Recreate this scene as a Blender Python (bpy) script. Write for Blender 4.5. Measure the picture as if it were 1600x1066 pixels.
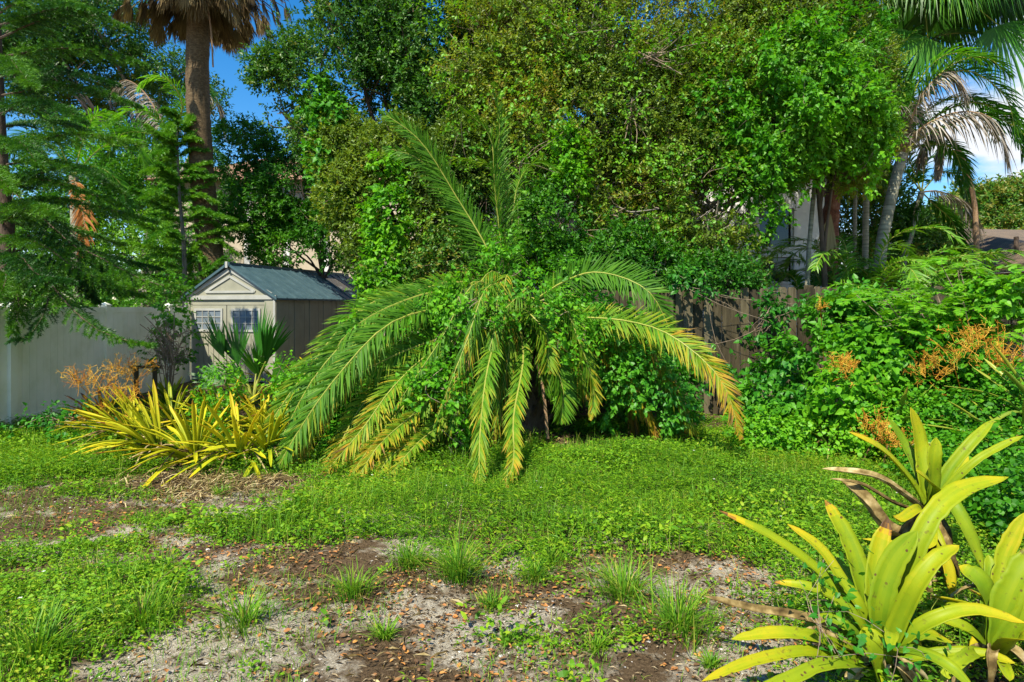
import bpy, math, random
import numpy as np
from mathutils import Vector

for o in list(bpy.data.objects): bpy.data.objects.remove(o)
scene = bpy.context.scene
COL = scene.collection
R = math.radians

# ------------------------------------------------------------------ camera
CAMH = 1.7
cam = bpy.data.cameras.new('camera'); camo = bpy.data.objects.new('camera', cam); COL.objects.link(camo)
cam.sensor_width = 36; cam.lens = 22.5; cam.shift_y = -53/1600.; cam.clip_end = 2000; cam.clip_start = 0.05
camo.location = (0, 0, CAMH); camo.rotation_euler = (R(90), 0, 0)
scene.camera = camo

# ------------------------------------------------------------------ light
SUN_EL, SUN_AZ = 52, 208          # azimuth clockwise from +Y : behind the camera, to the left
w = bpy.data.worlds.new('World'); scene.world = w; w.use_nodes = True
nt = w.node_tree; nt.nodes.clear()
def N(t, **k):
    n = nt.nodes.new(t)
    for a, b in k.items(): setattr(n, a, b)
    return n
sky = N('ShaderNodeTexSky', sky_type='NISHITA', sun_disc=False, sun_elevation=R(SUN_EL), sun_rotation=R(SUN_AZ))
sky.air_density = 1.0; sky.dust_density = 0.2; sky.ozone_density = 3.0
hs = N('ShaderNodeHueSaturation'); hs.inputs['Saturation'].default_value = 1.4; hs.inputs['Value'].default_value = .85
nt.links.new(sky.outputs[0], hs.inputs['Color'])
tc = N('ShaderNodeTexCoord'); mp = N('ShaderNodeMapping'); mp.inputs['Scale'].default_value = (1, 1, 2.2)
nt.links.new(tc.outputs['Generated'], mp.inputs[0])
n1 = N('ShaderNodeTexNoise'); n1.inputs['Scale'].default_value = 3.4; n1.inputs['Detail'].default_value = 9; n1.inputs['Roughness'].default_value = .55
nt.links.new(mp.outputs[0], n1.inputs['Vector'])
sx = N('ShaderNodeSeparateXYZ'); nt.links.new(tc.outputs['Generated'], sx.inputs[0])
mr = N('ShaderNodeMapRange'); mr.inputs[1].default_value = .25; mr.inputs[2].default_value = .62; mr.inputs[3].default_value = -.16; mr.inputs[4].default_value = .12
nt.links.new(sx.outputs[0], mr.inputs[0])
ad = N('ShaderNodeMath', operation='ADD'); nt.links.new(n1.outputs[0], ad.inputs[0]); nt.links.new(mr.outputs[0], ad.inputs[1])
cr = N('ShaderNodeValToRGB'); cr.color_ramp.elements[0].position = .54; cr.color_ramp.elements[1].position = .62
nt.links.new(ad.outputs[0], cr.inputs[0])
mx = N('ShaderNodeMixRGB'); mx.inputs[2].default_value = (4.2, 4.4, 4.7, 1)
nt.links.new(cr.outputs[0], mx.inputs[0]); nt.links.new(hs.outputs[0], mx.inputs[1])
bg = N('ShaderNodeBackground'); bg.inputs[1].default_value = 0.13
wo = N('ShaderNodeOutputWorld'); nt.links.new(mx.outputs[0], bg.inputs[0]); nt.links.new(bg.outputs[0], wo.inputs[0])

sl = bpy.data.lights.new('sun', 'SUN'); sl.energy = 5.0; sl.angle = R(.5); sl.color = (1, .93, .76)
so = bpy.data.objects.new('sun', sl); COL.objects.link(so)
a, e = R(SUN_AZ), R(SUN_EL)
sdir = Vector((math.sin(a)*math.cos(e), math.cos(a)*math.cos(e), math.sin(e)))
so.rotation_euler = sdir.to_track_quat('Z', 'Y').to_euler()
so.location = (-10, -12, 20)

scene.view_settings.view_transform = 'Standard'; scene.view_settings.look = 'None'
scene.view_settings.gamma = 1; scene.view_settings.exposure = 0.85
scene.cycles.max_bounces = 6; scene.cycles.diffuse_bounces = 3; scene.cycles.transmission_bounces = 4; scene.cycles.glossy_bounces = 2

# ------------------------------------------------------------------ numpy helpers
def P(x, y, d):
    """point d metres ahead that the photograph shows at x, y (1600 wide)"""
    return np.array(((x-800)/1000.*d, d, CAMH-(y-480)/1000.*d))
def nrm(v):
    v = np.asarray(v, float); return v/np.maximum(np.linalg.norm(v, axis=-1, keepdims=True), 1e-9)
def _h(i, j, k):
    s = np.sin(i*127.1 + j*311.7 + k*74.7)*43758.5453; return s-np.floor(s)
def noise3(p, f=1., seed=0.):
    p = np.asarray(p, float)*f + seed*17.31
    i = np.floor(p); t = p-i; t = t*t*(3-2*t)
    o = 0
    for a in (0, 1):
        for b in (0, 1):
            for c in (0, 1):
                wgt = (t[..., 0] if a else 1-t[..., 0])*(t[..., 1] if b else 1-t[..., 1])*(t[..., 2] if c else 1-t[..., 2])
                o = o + wgt*_h(i[..., 0]+a, i[..., 1]+b, i[..., 2]+c)
    return o
def fbm(p, f=1., seed=0., o=3):
    s = 0; amp = .5
    for k in range(o): s = s + amp*noise3(p, f*2**k, seed+k*3.1); amp *= .5
    return s/(1-.5**o)
def gz(x, y):
    x = np.asarray(x, float); y = np.asarray(y, float)
    q = np.stack([x, y, x*0], -1)
    near = np.clip(1-(np.hypot(x, y)-30)/30, 0, 1)
    return ((fbm(q, .45, 2)-.5)*.16 + (fbm(q, 3.5, 5)-.5)*.035)*near
def G(x, y):
    """ground point shown at pixel x, y"""
    d = CAMH*1000/(y-480.); X = (x-800)/1000.*d
    return np.array((X, d, float(gz(X, d))))
def rdir(rng, n):
    return nrm(rng.normal(size=(n, 3)))

class MB:
    def __init__(s): s.V = []; s.L = []; s.S = []; s.T = []; s.M = []; s.n = 0
    def add(s, V, F, tint=.5, mat=0):
        V = np.asarray(V, float).reshape(-1, 3); F = np.asarray(F, int)
        if len(F) == 0: return
        s.V.append(V); s.L.append((F+s.n).ravel()); s.S.append(np.full(len(F), F.shape[1]))
        s.T.append(np.broadcast_to(np.asarray(tint, float), (len(F),)).copy()); s.M.append(np.full(len(F), mat)); s.n += len(V)
    def build(s, name, mats, parent=None, smooth=False):
        me = bpy.data.meshes.new(name)
        if s.n:
            V = np.concatenate(s.V); L = np.concatenate(s.L); S = np.concatenate(s.S); T = np.concatenate(s.T); M = np.concatenate(s.M)
            me.vertices.add(len(V)); me.vertices.foreach_set('co', V.astype('f').ravel())
            me.loops.add(len(L)); me.loops.foreach_set('vertex_index', L.astype('i'))
            me.polygons.add(len(S)); st = np.concatenate([[0], np.cumsum(S)[:-1]])
            me.polygons.foreach_set('loop_start', st.astype('i'))
            try: me.polygons.foreach_set('loop_total', S.astype('i'))
            except Exception: pass
            me.polygons.foreach_set('material_index', M.astype('i'))
            me.polygons.foreach_set('use_smooth', np.full(len(S), bool(smooth)))
            at = me.attributes.new('tint', 'FLOAT', 'FACE'); at.data.foreach_set('value', T.astype('f'))
            me.update(calc_edges=True)
        for m in (mats if isinstance(mats, (list, tuple)) else [mats]): me.materials.append(m)
        o = bpy.data.objects.new(name, me); COL.objects.link(o)
        if parent is not None: o.parent = parent
        return o
    def box(s, lo, hi, M=None, tint=.5, mat=0):
        lo = np.array(lo, float); hi = np.array(hi, float)
        V = np.array([[(lo, hi)[i][0], (lo, hi)[j][1], (lo, hi)[k][2]] for i in (0, 1) for j in (0, 1) for k in (0, 1)])
        if M is not None: V = M(V)
        s.add(V, [[0, 1, 3, 2], [4, 6, 7, 5], [0, 4, 5, 1], [2, 3, 7, 6], [0, 2, 6, 4], [1, 5, 7, 3]], tint, mat)
    def tube(s, pts, rad, n=6, tint=.5, mat=0, cap=True, rough=0, rng=None):
        pts = np.asarray(pts, float); m = len(pts); rad = np.broadcast_to(np.asarray(rad, float), (m,))
        T = nrm(np.gradient(pts, axis=0)); up = np.array([0, 0, 1.]) if abs(T[0][2]) < .9 else np.array([1., 0, 0])
        A = nrm(np.cross(T, up)); B = np.cross(T, A)
        an = np.linspace(0, 2*np.pi, n, endpoint=False)
        rr = rad[:, None]*np.ones((m, n))
        if rough and rng is not None: rr = rr*(1+rng.uniform(-rough, rough, (m, n)))
        V = pts[:, None]+rr[..., None]*(A[:, None]*np.cos(an)[None, :, None]+B[:, None]*np.sin(an)[None, :, None])
        i = np.arange(m-1)[:, None]*n; j = np.arange(n)[None]; k = (j+1) % n
        F = np.stack([i+j, i+k, i+n+k, i+n+j], -1).reshape(-1, 4)
        s.add(V.reshape(-1, 3), F, tint, mat)
        if cap and n <= 8:
            s.add(V[-1], [list(range(n))], tint, mat)

def bez(*c, n=12):
    c = np.array(c, float); t = np.linspace(0, 1, n)[:, None]; k = len(c)-1
    return sum(math.comb(k, i)*(1-t)**(k-i)*t**i*c[i] for i in range(k+1))
def spline(c, n=16):
    """smooth curve through points"""
    c = np.array(c, float)
    if len(c) == 2: return c[0]+(c[1]-c[0])*np.linspace(0, 1, n)[:, None]
    q = np.vstack([2*c[0]-c[1], c, 2*c[-1]-c[-2]]); segs = len(c)-1
    out = []
    for t in np.linspace(0, segs, n):
        i = min(int(t), segs-1); u = t-i; p0, p1, p2, p3 = q[i:i+4]
        out.append(.5*((2*p1)+(-p0+p2)*u+(2*p0-5*p1+4*p2-p3)*u*u+(-p0+3*p1-3*p2+p3)*u**3))
    return np.array(out)

RH = (np.array([(0, 0, 0), (.42, -.5, .10), (1, 0, -.10), (.42, .5, .10)]), np.array([(0, 1, 2), (0, 2, 3)]))
HX = (np.array([(0, 0, 0), (.5, 0, -.05), (1, 0, -.14), (.2, .36, .04), (.62, .42, .03), (.2, -.36, .04), (.62, -.42, .03)]),
      np.array([(0, 1, 4, 3), (1, 2, 4, 4), (0, 5, 6, 1), (1, 6, 2, 2)]))
HXT = np.array([(0, 1, 3), (1, 4, 3), (1, 2, 4), (0, 5, 1), (1, 5, 6), (1, 6, 2)])
HX = (HX[0], HXT)
HE = (np.array([(0, 0, 0), (.45, 0, -.05), (1, 0, -.16), (-.16, .3, .05), (.12, .52, .06), (.55, .34, 0), (-.16, -.3, .05), (.12, -.52, .06), (.55, -.34, 0)]),
      np.array([(0, 4, 3), (0, 1, 4), (1, 5, 4), (1, 2, 5), (0, 6, 7), (0, 7, 1), (1, 7, 8), (1, 8, 2)]))
TR = (np.array([(0, -.5, 0), (0, .5, 0), (1, 0, 0)]), np.array([(0, 1, 2)]))
ST = (np.array([(0, -.35, 0), (0, .35, 0), (.4, .5, .07), (.4, -.5, .07), (.75, .35, 0), (.75, -.35, 0), (1, 0, -.12)]),
      np.array([(0, 1, 2), (0, 2, 3), (3, 2, 4), (3, 4, 5), (5, 4, 6)]))
def leaves(mb, p, D, Nn, L, W, tm=RH, tint=.5, mat=0):
    p = np.asarray(p, float); n = len(p)
    if n == 0: return
    D = nrm(D); S = nrm(np.cross(D, Nn)); Nn = np.cross(S, D)
    L = np.broadcast_to(L, (n,))[:, None, None]; W = np.broadcast_to(W, (n,))[:, None, None]
    t = tm[0][None]
    V = p[:, None]+D[:, None]*t[..., :1]*L+S[:, None]*t[..., 1:2]*W+Nn[:, None]*t[..., 2:3]*L
    k = len(tm[0]); F = (np.arange(n)[:, None, None]*k+tm[1][None]).reshape(-1, tm[1].shape[1])
    mb.add(V.reshape(-1, 3), F, np.repeat(np.broadcast_to(tint, (n,)), len(tm[1])), mat)

# ------------------------------------------------------------------ materials
def newmat(name):
    m = bpy.data.materials.new(name); m.use_nodes = True; m.node_tree.nodes.clear(); return m
def ramp(t, stops, interp='LINEAR'):
    r = t.nodes.new('ShaderNodeValToRGB'); r.color_ramp.interpolation = interp
    el = r.color_ramp.elements
    while len(el) > 1: el.remove(el[-1])
    for i, (pos, c) in enumerate(stops):
        x = el[0] if i == 0 else el.new(pos)
        x.position = pos; x.color = (*c, 1)
    return r
def leafmat(name, stops, trans=.35, rough=.45, spec=.35, noise=.0, nscale=30, tcol=1.3, spots=False):
    m = newmat(name); t = m.node_tree; nd = t.nodes; lk = t.links
    at = nd.new('ShaderNodeAttribute'); at.attribute_name = 'tint'
    r = ramp(t, stops)
    if noise:
        nz = nd.new('ShaderNodeTexNoise'); nz.inputs['Scale'].default_value = nscale; nz.inputs['Detail'].default_value = 4
        geo = nd.new('ShaderNodeTexCoord'); lk.new(geo.outputs['Object'], nz.inputs['Vector'])
        mm = nd.new('ShaderNodeMath'); mm.operation = 'MULTIPLY_ADD'; mm.inputs[1].default_value = noise
        sb = nd.new('ShaderNodeMath'); sb.operation = 'SUBTRACT'; sb.inputs[1].default_value = .5
        lk.new(nz.outputs[0], sb.inputs[0]); lk.new(sb.outputs[0], mm.inputs[0]); lk.new(at.outputs['Fac'], mm.inputs[2]); lk.new(mm.outputs[0], r.inputs[0])
    else: lk.new(at.outputs['Fac'], r.inputs[0])
    b = nd.new('ShaderNodeBsdfPrincipled'); b.inputs['Roughness'].default_value = rough; b.inputs['Specular IOR Level'].default_value = spec
    if spots:   # brown flecks and faint long streaks of the leaf itself
        c2 = nd.new('ShaderNodeTexCoord'); vo = nd.new('ShaderNodeTexVoronoi'); vo.inputs['Scale'].default_value = 26; lk.new(c2.outputs['Object'], vo.inputs['Vector'])
        rs = ramp(t, [(.13, (1, 1, 1)), (.20, (0, 0, 0))]); lk.new(vo.outputs['Distance'], rs.inputs[0])
        n3 = nd.new('ShaderNodeTexNoise'); n3.inputs['Scale'].default_value = 5; n3.inputs['Detail'].default_value = 6; lk.new(c2.outputs['Object'], n3.inputs['Vector'])
        r3 = ramp(t, [(.44, (0, 0, 0)), (.56, (1, 1, 1))]); lk.new(n3.outputs[0], r3.inputs[0]); ml = nd.new('ShaderNodeMath'); ml.operation = 'MULTIPLY'; lk.new(rs.outputs[0], ml.inputs[0]); lk.new(r3.outputs[0], ml.inputs[1])
        n4 = nd.new('ShaderNodeTexNoise'); n4.inputs['Scale'].default_value = 16; n4.inputs['Detail'].default_value = 8; n4.inputs['Roughness'].default_value = .8; lk.new(c2.outputs['Object'], n4.inputs['Vector'])
        r4 = ramp(t, [(.59, (0, 0, 0)), (.66, (.75, .75, .75))]); lk.new(n4.outputs[0], r4.inputs[0]); mxs = nd.new('ShaderNodeMath'); mxs.operation = 'MAXIMUM'; lk.new(ml.outputs[0], mxs.inputs[0]); lk.new(r4.outputs[0], mxs.inputs[1])
        mm3 = nd.new('ShaderNodeMixRGB'); mm3.inputs[2].default_value = (.11, .06, .02, 1); lk.new(mxs.outputs[0], mm3.inputs[0]); lk.new(r.outputs[0], mm3.inputs[1]); r = mm3
    lk.new(r.outputs[0], b.inputs['Base Color'])
    o = nd.new('ShaderNodeOutputMaterial')
    if trans:
        tr = nd.new('ShaderNodeBsdfTranslucent'); g = nd.new('ShaderNodeMixRGB'); g.blend_type = 'MULTIPLY'; g.inputs[0].default_value = 1
        g.inputs[2].default_value = (tcol*1.15, tcol*1.05, tcol*.4, 1); lk.new(r.outputs[0], g.inputs[1]); lk.new(g.outputs[0], tr.inputs[0])
        mxx = nd.new('ShaderNodeMixShader'); mxx.inputs[0].default_value = trans
        lk.new(b.outputs[0], mxx.inputs[1]); lk.new(tr.outputs[0], mxx.inputs[2]); lk.new(mxx.outputs[0], o.inputs[0])
    else: lk.new(b.outputs[0], o.inputs[0])
    return m
def surfmat(name, stops, scale=8, detail=6, rough=.8, bump=.3, bscale=None, stretch=(1, 1, 1), spec=.2, tintmix=0., metallic=0):
    m = newmat(name); t = m.node_tree; nd = t.nodes; lk = t.links
    c = nd.new('ShaderNodeTexCoord'); mp = nd.new('ShaderNodeMapping'); mp.inputs['Scale'].default_value = stretch
    lk.new(c.outputs['Object'], mp.inputs[0])
    nz = nd.new('ShaderNodeTexNoise'); nz.inputs['Scale'].default_value = scale; nz.inputs['Detail'].default_value = detail; nz.inputs['Roughness'].default_value = .6
    lk.new(mp.outputs[0], nz.inputs['Vector'])
    r = ramp(t, stops)
    if tintmix:
        at = nd.new('ShaderNodeAttribute'); at.attribute_name = 'tint'
        mm = nd.new('ShaderNodeMath'); mm.operation = 'MULTIPLY_ADD'; mm.inputs[1].default_value = tintmix
        sb = nd.new('ShaderNodeMath'); sb.operation = 'SUBTRACT'; sb.inputs[1].default_value = .5
        lk.new(at.outputs['Fac'], sb.inputs[0]); lk.new(sb.outputs[0], mm.inputs[0]); lk.new(nz.outputs[0], mm.inputs[2]); lk.new(mm.outputs[0], r.inputs[0])
    else: lk.new(nz.outputs[0], r.inputs[0])
    b = nd.new('ShaderNodeBsdfPrincipled'); b.inputs['Roughness'].default_value = rough; b.inputs['Specular IOR Level'].default_value = spec; b.inputs['Metallic'].default_value = metallic
    lk.new(r.outputs[0], b.inputs['Base Color'])
    if bump:
        n2 = nd.new('ShaderNodeTexNoise'); n2.inputs['Scale'].default_value = bscale or scale*3; n2.inputs['Detail'].default_value = 5
        lk.new(mp.outputs[0], n2.inputs['Vector'])
        bp = nd.new('ShaderNodeBump'); bp.inputs['Strength'].default_value = bump; bp.inputs['Distance'].default_value = .02
        lk.new(n2.outputs[0], bp.inputs['Height']); lk.new(bp.outputs[0], b.inputs['Normal'])
    o = nd.new('ShaderNodeOutputMaterial'); lk.new(b.outputs[0], o.inputs[0])
    return m

YG = [(0, (.035, .10, .008)), (.35, (.07, .19, .012)), (.7, (.13, .30, .018)), (1, (.24, .34, .025))]
M = {}
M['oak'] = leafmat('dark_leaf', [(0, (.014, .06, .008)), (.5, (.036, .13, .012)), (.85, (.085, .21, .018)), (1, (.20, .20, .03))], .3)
M['olive'] = leafmat('olive_leaf', [(0, (.04, .09, .010)), (.35, (.10, .18, .018)), (.7, (.18, .28, .022)), (.93, (.24, .30, .018)), (1, (.27, .22, .03))], .35)
M['green'] = leafmat('green_leaf', [(0, (.02, .11, .008)), (.5, (.06, .22, .010)), (1, (.15, .35, .015))], .35)
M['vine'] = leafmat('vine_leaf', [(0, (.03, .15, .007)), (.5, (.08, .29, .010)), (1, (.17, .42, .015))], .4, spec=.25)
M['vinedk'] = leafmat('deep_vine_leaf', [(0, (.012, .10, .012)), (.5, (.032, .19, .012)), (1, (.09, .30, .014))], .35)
M['weed'] = leafmat('weed_leaf', [(0, (.045, .14, .012)), (.4, (.125, .30, .014)), (.75, (.225, .40, .018)), (1, (.37, .40, .035))], .35, spec=.15)
M['grass'] = leafmat('grass_blade', [(0, (.065, .19, .015)), (.5, (.145, .33, .018)), (.85, (.27, .41, .03)), (1, (.40, .36, .10))], .35, spec=.15)
M['needle'] = leafmat('pine_needle', [(0, (.010, .055, .008)), (.5, (.028, .12, .009)), (1, (.10, .26, .012))], .2)
M['needlelt'] = leafmat('light_pine_needle', [(0, (.02, .11, .008)), (.5, (.055, .21, .010)), (1, (.14, .33, .014))], .3)
M['phoenix'] = leafmat('date_palm_leaflet', [(0, (.03, .11, .006)), (.4, (.08, .22, .010)), (.62, (.17, .28, .014)), (.78, (.36, .32, .02)), (.92, (.44, .25, .02)), (1, (.25, .15, .05))], .3, spec=.2, rough=.55)
M['palm'] = leafmat('palm_leaflet', [(0, (.013, .08, .008)), (.5, (.04, .17, .010)), (1, (.13, .30, .015))], .3, spec=.4)
M['deadfrond'] = leafmat('dead_palm_leaflet', [(0, (.10, .08, .06)), (.5, (.24, .20, .16)), (1, (.42, .38, .33))], .15, rough=.8, spec=.1)
M['brownfrond'] = leafmat('brown_palm_leaflet', [(0, (.06, .042, .022)), (.5, (.16, .115, .055)), (1, (.33, .27, .14))], .15, rough=.8, spec=.1)
M['orangefrond'] = leafmat('orange_dead_leaflet', [(0, (.25, .08, .02)), (1, (.50, .20, .04))], .25, rough=.7)
M['brom'] = leafmat('yellow_bromeliad_leaf', [(0, (.06, .14, .008)), (.3, (.15, .26, .009)), (.6, (.29, .35, .008)), (.84, (.50, .40, .012)), (.93, (.42, .20, .03)), (1, (.12, .065, .03))], .28, rough=.5, spec=.2, noise=.42, nscale=7, spots=True)
M['brombed'] = leafmat('golden_bromeliad_leaf', [(0, (.10, .19, .010)), (.3, (.26, .34, .012)), (.6, (.50, .50, .014)), (.84, (.64, .48, .02)), (.93, (.45, .17, .03)), (1, (.14, .06, .03))], .3, rough=.45, spec=.25, noise=.4, nscale=7)
M['bromgreen'] = leafmat('green_bromeliad_leaf', [(0, (.05, .13, .014)), (.5, (.13, .24, .02)), (.85, (.33, .35, .03)), (1, (.30, .16, .04))], .22, rough=.35, spec=.45, noise=.2, nscale=9)
M['dryleaf'] = leafmat('dry_bromeliad_leaf', [(0, (.045, .03, .012)), (.4, (.17, .12, .045)), (.7, (.34, .26, .11)), (1, (.55, .45, .24))], .1, rough=.85, spec=.05, noise=1.8, nscale=18)
M['orangetwig'] = surfmat('orange_flower_stalk', [(0, (.28, .09, .010)), (.5, (.52, .24, .02)), (1, (.62, .40, .06))], 6, tintmix=.8, bump=0)
M['barkdk'] = surfmat('dark_bark', [(.3, (.05, .035, .025)), (.7, (.14, .10, .075))], 9, bump=.8, stretch=(1, 1, .35))
M['barkgr'] = surfmat('grey_bark', [(.3, (.12, .10, .08)), (.7, (.30, .27, .22))], 9, bump=.6, stretch=(1, 1, .35))
M['twig'] = surfmat('grey_twig', [(.3, (.13, .09, .06)), (.7, (.32, .25, .18))], 6, bump=0)
M['sabal'] = surfmat('cabbage_palm_bark', [(.25, (.045, .030, .016)), (.5, (.11, .075, .038)), (.8, (.20, .145, .08))], 14, bump=.9, stretch=(1, 1, 2.2), bscale=30)
M['redbark'] = surfmat('reddish_peeling_bark', [(.3, (.08, .035, .022)), (.55, (.22, .085, .05)), (.8, (.34, .19, .13))], 9, bump=1, stretch=(1, 1, .8))
M['ringbark'] = surfmat('ringed_palm_bark', [(.3, (.13, .13, .09)), (.6, (.30, .29, .22)), (.8, (.42, .40, .33))], 3, bump=.5, stretch=(.6, .6, 7), bscale=4)
M['rachis'] = surfmat('palm_midrib', [(.2, (.16, .22, .03)), (.8, (.36, .34, .07))], 6, bump=0, rough=.5)
M['deadrachis'] = surfmat('dead_palm_stalk', [(.2, (.15, .085, .045)), (.8, (.36, .24, .14))], 20, bump=.6)
M['vinyl'] = surfmat('white_vinyl', [(.3, (.62, .66, .50)), (.5, (.76, .79, .66)), (.7, (.82, .84, .74))], 1.8, bump=.02, rough=.45, spec=.4, tintmix=.15)
M['board'] = surfmat('weathered_board', [(.2, (.022, .018, .010)), (.5, (.06, .048, .026)), (.8, (.13, .11, .065))], 5, bump=.5, stretch=(3, 3, .35), bscale=12, tintmix=.5)
M['stucco'] = surfmat('white_stucco', [(.3, (.68, .68, .66)), (.7, (.80, .80, .78))], 6, bump=.15, bscale=80)
M['beige'] = surfmat('beige_stucco', [(.3, (.42, .36, .27)), (.7, (.52, .45, .35))], 3, bump=.1)
M['trim'] = surfmat('white_trim', [(.3, (.66, .66, .64)), (.7, (.76, .76, .74))], 5, bump=0, rough=.5)
M['shedwall'] = surfmat('taupe_resin_panel', [(.3, (.25, .245, .185)), (.7, (.32, .31, .235))], 3, bump=.05, rough=.6, tintmix=.1)
M['shedtrim'] = surfmat('pale_resin_trim', [(.3, (.32, .32, .29)), (.7, (.40, .40, .37))], 4, bump=.04, rough=.55)
M['shedroof'] = surfmat('blue_grey_roof_panel', [(.3, (.035, .075, .095)), (.7, (.07, .125, .145))], 5, bump=.15, rough=.55, spec=.3)
M['tile'] = surfmat('red_roof_tile', [(.3, (.20, .11, .07)), (.7, (.34, .20, .13))], 7, bump=.4)
M['wetdirt'] = None
def glassmat(name, col=(.02, .03, .03)):
    m = newmat(name); t = m.node_tree; b = t.nodes.new('ShaderNodeBsdfPrincipled'); o = t.nodes.new('ShaderNodeOutputMaterial')
    b.inputs['Base Color'].default_value = (*col, 1); b.inputs['Roughness'].default_value = .06; b.inputs['Specular IOR Level'].default_value = .6
    t.links.new(b.outputs[0], o.inputs[0]); return m
M['glass'] = glassmat('window_glass')
M['blind'] = surfmat('pale_window_blind', [(.3, (.10, .13, .16)), (.7, (.20, .24, .28))], 4, bump=0, rough=.25, spec=.5)
def shinglemat():
    m = newmat('asphalt_shingle'); t = m.node_tree; nd = t.nodes; lk = t.links
    c = nd.new('ShaderNodeTexCoord'); mp = nd.new('ShaderNodeMapping'); mp.inputs['Rotation'].default_value = (0, 0, 1.1)
    br = nd.new('ShaderNodeTexBrick'); br.inputs['Scale'].default_value = 3.2; br.inputs['Color1'].default_value = (.20, .135, .08, 1); br.inputs['Color2'].default_value = (.10, .075, .05, 1); br.inputs['Mortar'].default_value = (.04, .035, .03, 1)
    br.inputs['Mortar Size'].default_value = .02
    lk.new(c.outputs['Object'], mp.inputs[0]); lk.new(mp.outputs[0], br.inputs['Vector'])
    b = nd.new('ShaderNodeBsdfPrincipled'); b.inputs['Roughness'].default_value = .9; lk.new(br.outputs[0], b.inputs['Base Color'])
    o = nd.new('ShaderNodeOutputMaterial'); lk.new(b.outputs[0], o.inputs[0]); return m
M['shingle'] = shinglemat()
M['chip'] = surfmat('wood_chip_mulch', [(0, (.04, .027, .014)), (.5, (.14, .095, .05)), (1, (.38, .30, .18))], 3, bump=0, tintmix=1.4)
M['fallen'] = leafmat('fallen_leaf', [(0, (.08, .045, .025)), (.5, (.20, .11, .05)), (.8, (.45, .18, .045)), (1, (.58, .31, .08))], .15, rough=.7)
M['pebble'] = surfmat('pale_pebble', [(0, (.25, .22, .19)), (1, (.68, .65, .60))], 3, bump=.1, tintmix=1.4)
M['petal'] = leafmat('white_petal', [(0, (.7, .7, .66)), (1, (.8, .8, .78))], .2)

# ------------------------------------------------------------------ object helpers
def tag(o, label=None, cat=None, group=None, kind=None):
    if label: o['label'] = label
    if cat: o['category'] = cat
    if group: o['group'] = group
    if kind: o['kind'] = kind
    return o
def thing(name, loc, label, cat, group=None):
    o = bpy.data.objects.new(name, None); COL.objects.link(o); o.location = tuple(float(v) for v in loc); o.empty_display_size = .2
    return tag(o, label, cat, group)
def put(mb, name, mats, root, smooth=False):
    """mesh given in world coordinates, parented to the thing's empty"""
    if mb.n:
        off = np.array(root.location)
        mb.V = [v-off for v in mb.V]
    return mb.build(name, mats, root, smooth)
def copy_tree(o, parent=None):
    c = o.copy(); COL.objects.link(c)
    if parent is not None: c.parent = parent
    for ch in KIDS.get(o.name, []): copy_tree(ch, c)
    return c
KIDS = {}

# ================================================================== SETTING: ground
COVER = [  # px, py, rx (m), ry (m), weight : where the photograph shows solid green
    (780, 730, 3.2, .9, 1.0), (1010, 740, 2.6, 1.3, 1.2), (1240, 760, 1.9, 1.5, 1.2), (620, 775, 1.3, .75, 1.1), (880, 790, 2.2, .75, 1.05), (1130, 820, 1.2, .6, .9),
    (1420, 860, 1.7, 1.4, 1.1), (480, 830, .8, .42, .95), (640, 830, .7, .30, .9), (60, 735, 1.3, .6, 1.2), (-100, 700, 2.2, 1.2, 1.2), (150, 765, .6, .22, .7), (-60, 860, 1.1, .35, 1.0),
    (140, 860, .75, .22, 1.0), (260, 815, .7, .18, .9), (380, 820, .6, .25, .9), (60, 930, .95, .36, 1.1), (190, 915, .55, .17, .9), (40, 1010, .75, .30, 1.25), (150, 985, .42, .2, .9), (-80, 1040, .7, .5, 1.2),
    (700, 870, .40, .2, .65), (960, 870, .8, .25, .6), (850, 700, 3, .35, .5), (1090, 880, .5, .2, .5), (340, 1050, .14, .07, .7), (720, 1000, .3, .12, .35), (560, 980, .4, .12, .3), (950, 1000, .5, .14, .35), (1080, 1020, .2, .15, .3), (980, 930, .6, .15, .3)]
CV = [(G(px, py)[:2], rx, ry, wt) for px, py, rx, ry, wt in COVER]
BARE = [(G(px, py)[:2], rx, ry, wt) for px, py, rx, ry, wt in [(300, 752, 1.3, .30, .8), (420, 775, .6, .3, .7), (110, 800, 1.0, .22, .7), (20, 835, .5, .2, .8), (260, 862, .5, .13, .6), (560, 870, .6, .16, .4), (780, 955, 1.2, .25, .5), (1100, 905, .5, .2, .6), (450, 950, .5, .2, .5), (250, 1030, .55, .2, .7), (880, 1040, 1.0, .2, .4), (320, 800, .45, .14, .7), (180, 880, .35, .12, .6), (400, 905, .5, .14, .7), (60, 850, .6, .12, .6), (700, 830, .4, .1, .5), (1000, 880, .5, .12, .5), (620, 925, .6, .14, .6)]]
def cover(x, y):
    q = np.stack([x, y, x*0], -1); s = x*0.
    for c, rx, ry, wt in CV:
        s = np.maximum(s, wt*np.exp(-(((x-c[0])/rx)**2+((y-c[1])/ry)**2)**1.5*.8))
    for c, rx, ry, wt in BARE:
        s = s-wt*np.exp(-(((x-c[0])/rx)**2+((y-c[1])/ry)**2)**1.5*.8)
    return s*1.2+(fbm(q, 1.6, 9)-.5)*1.4+(fbm(q, 6, 4)-.5)*1.2+.01

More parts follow.
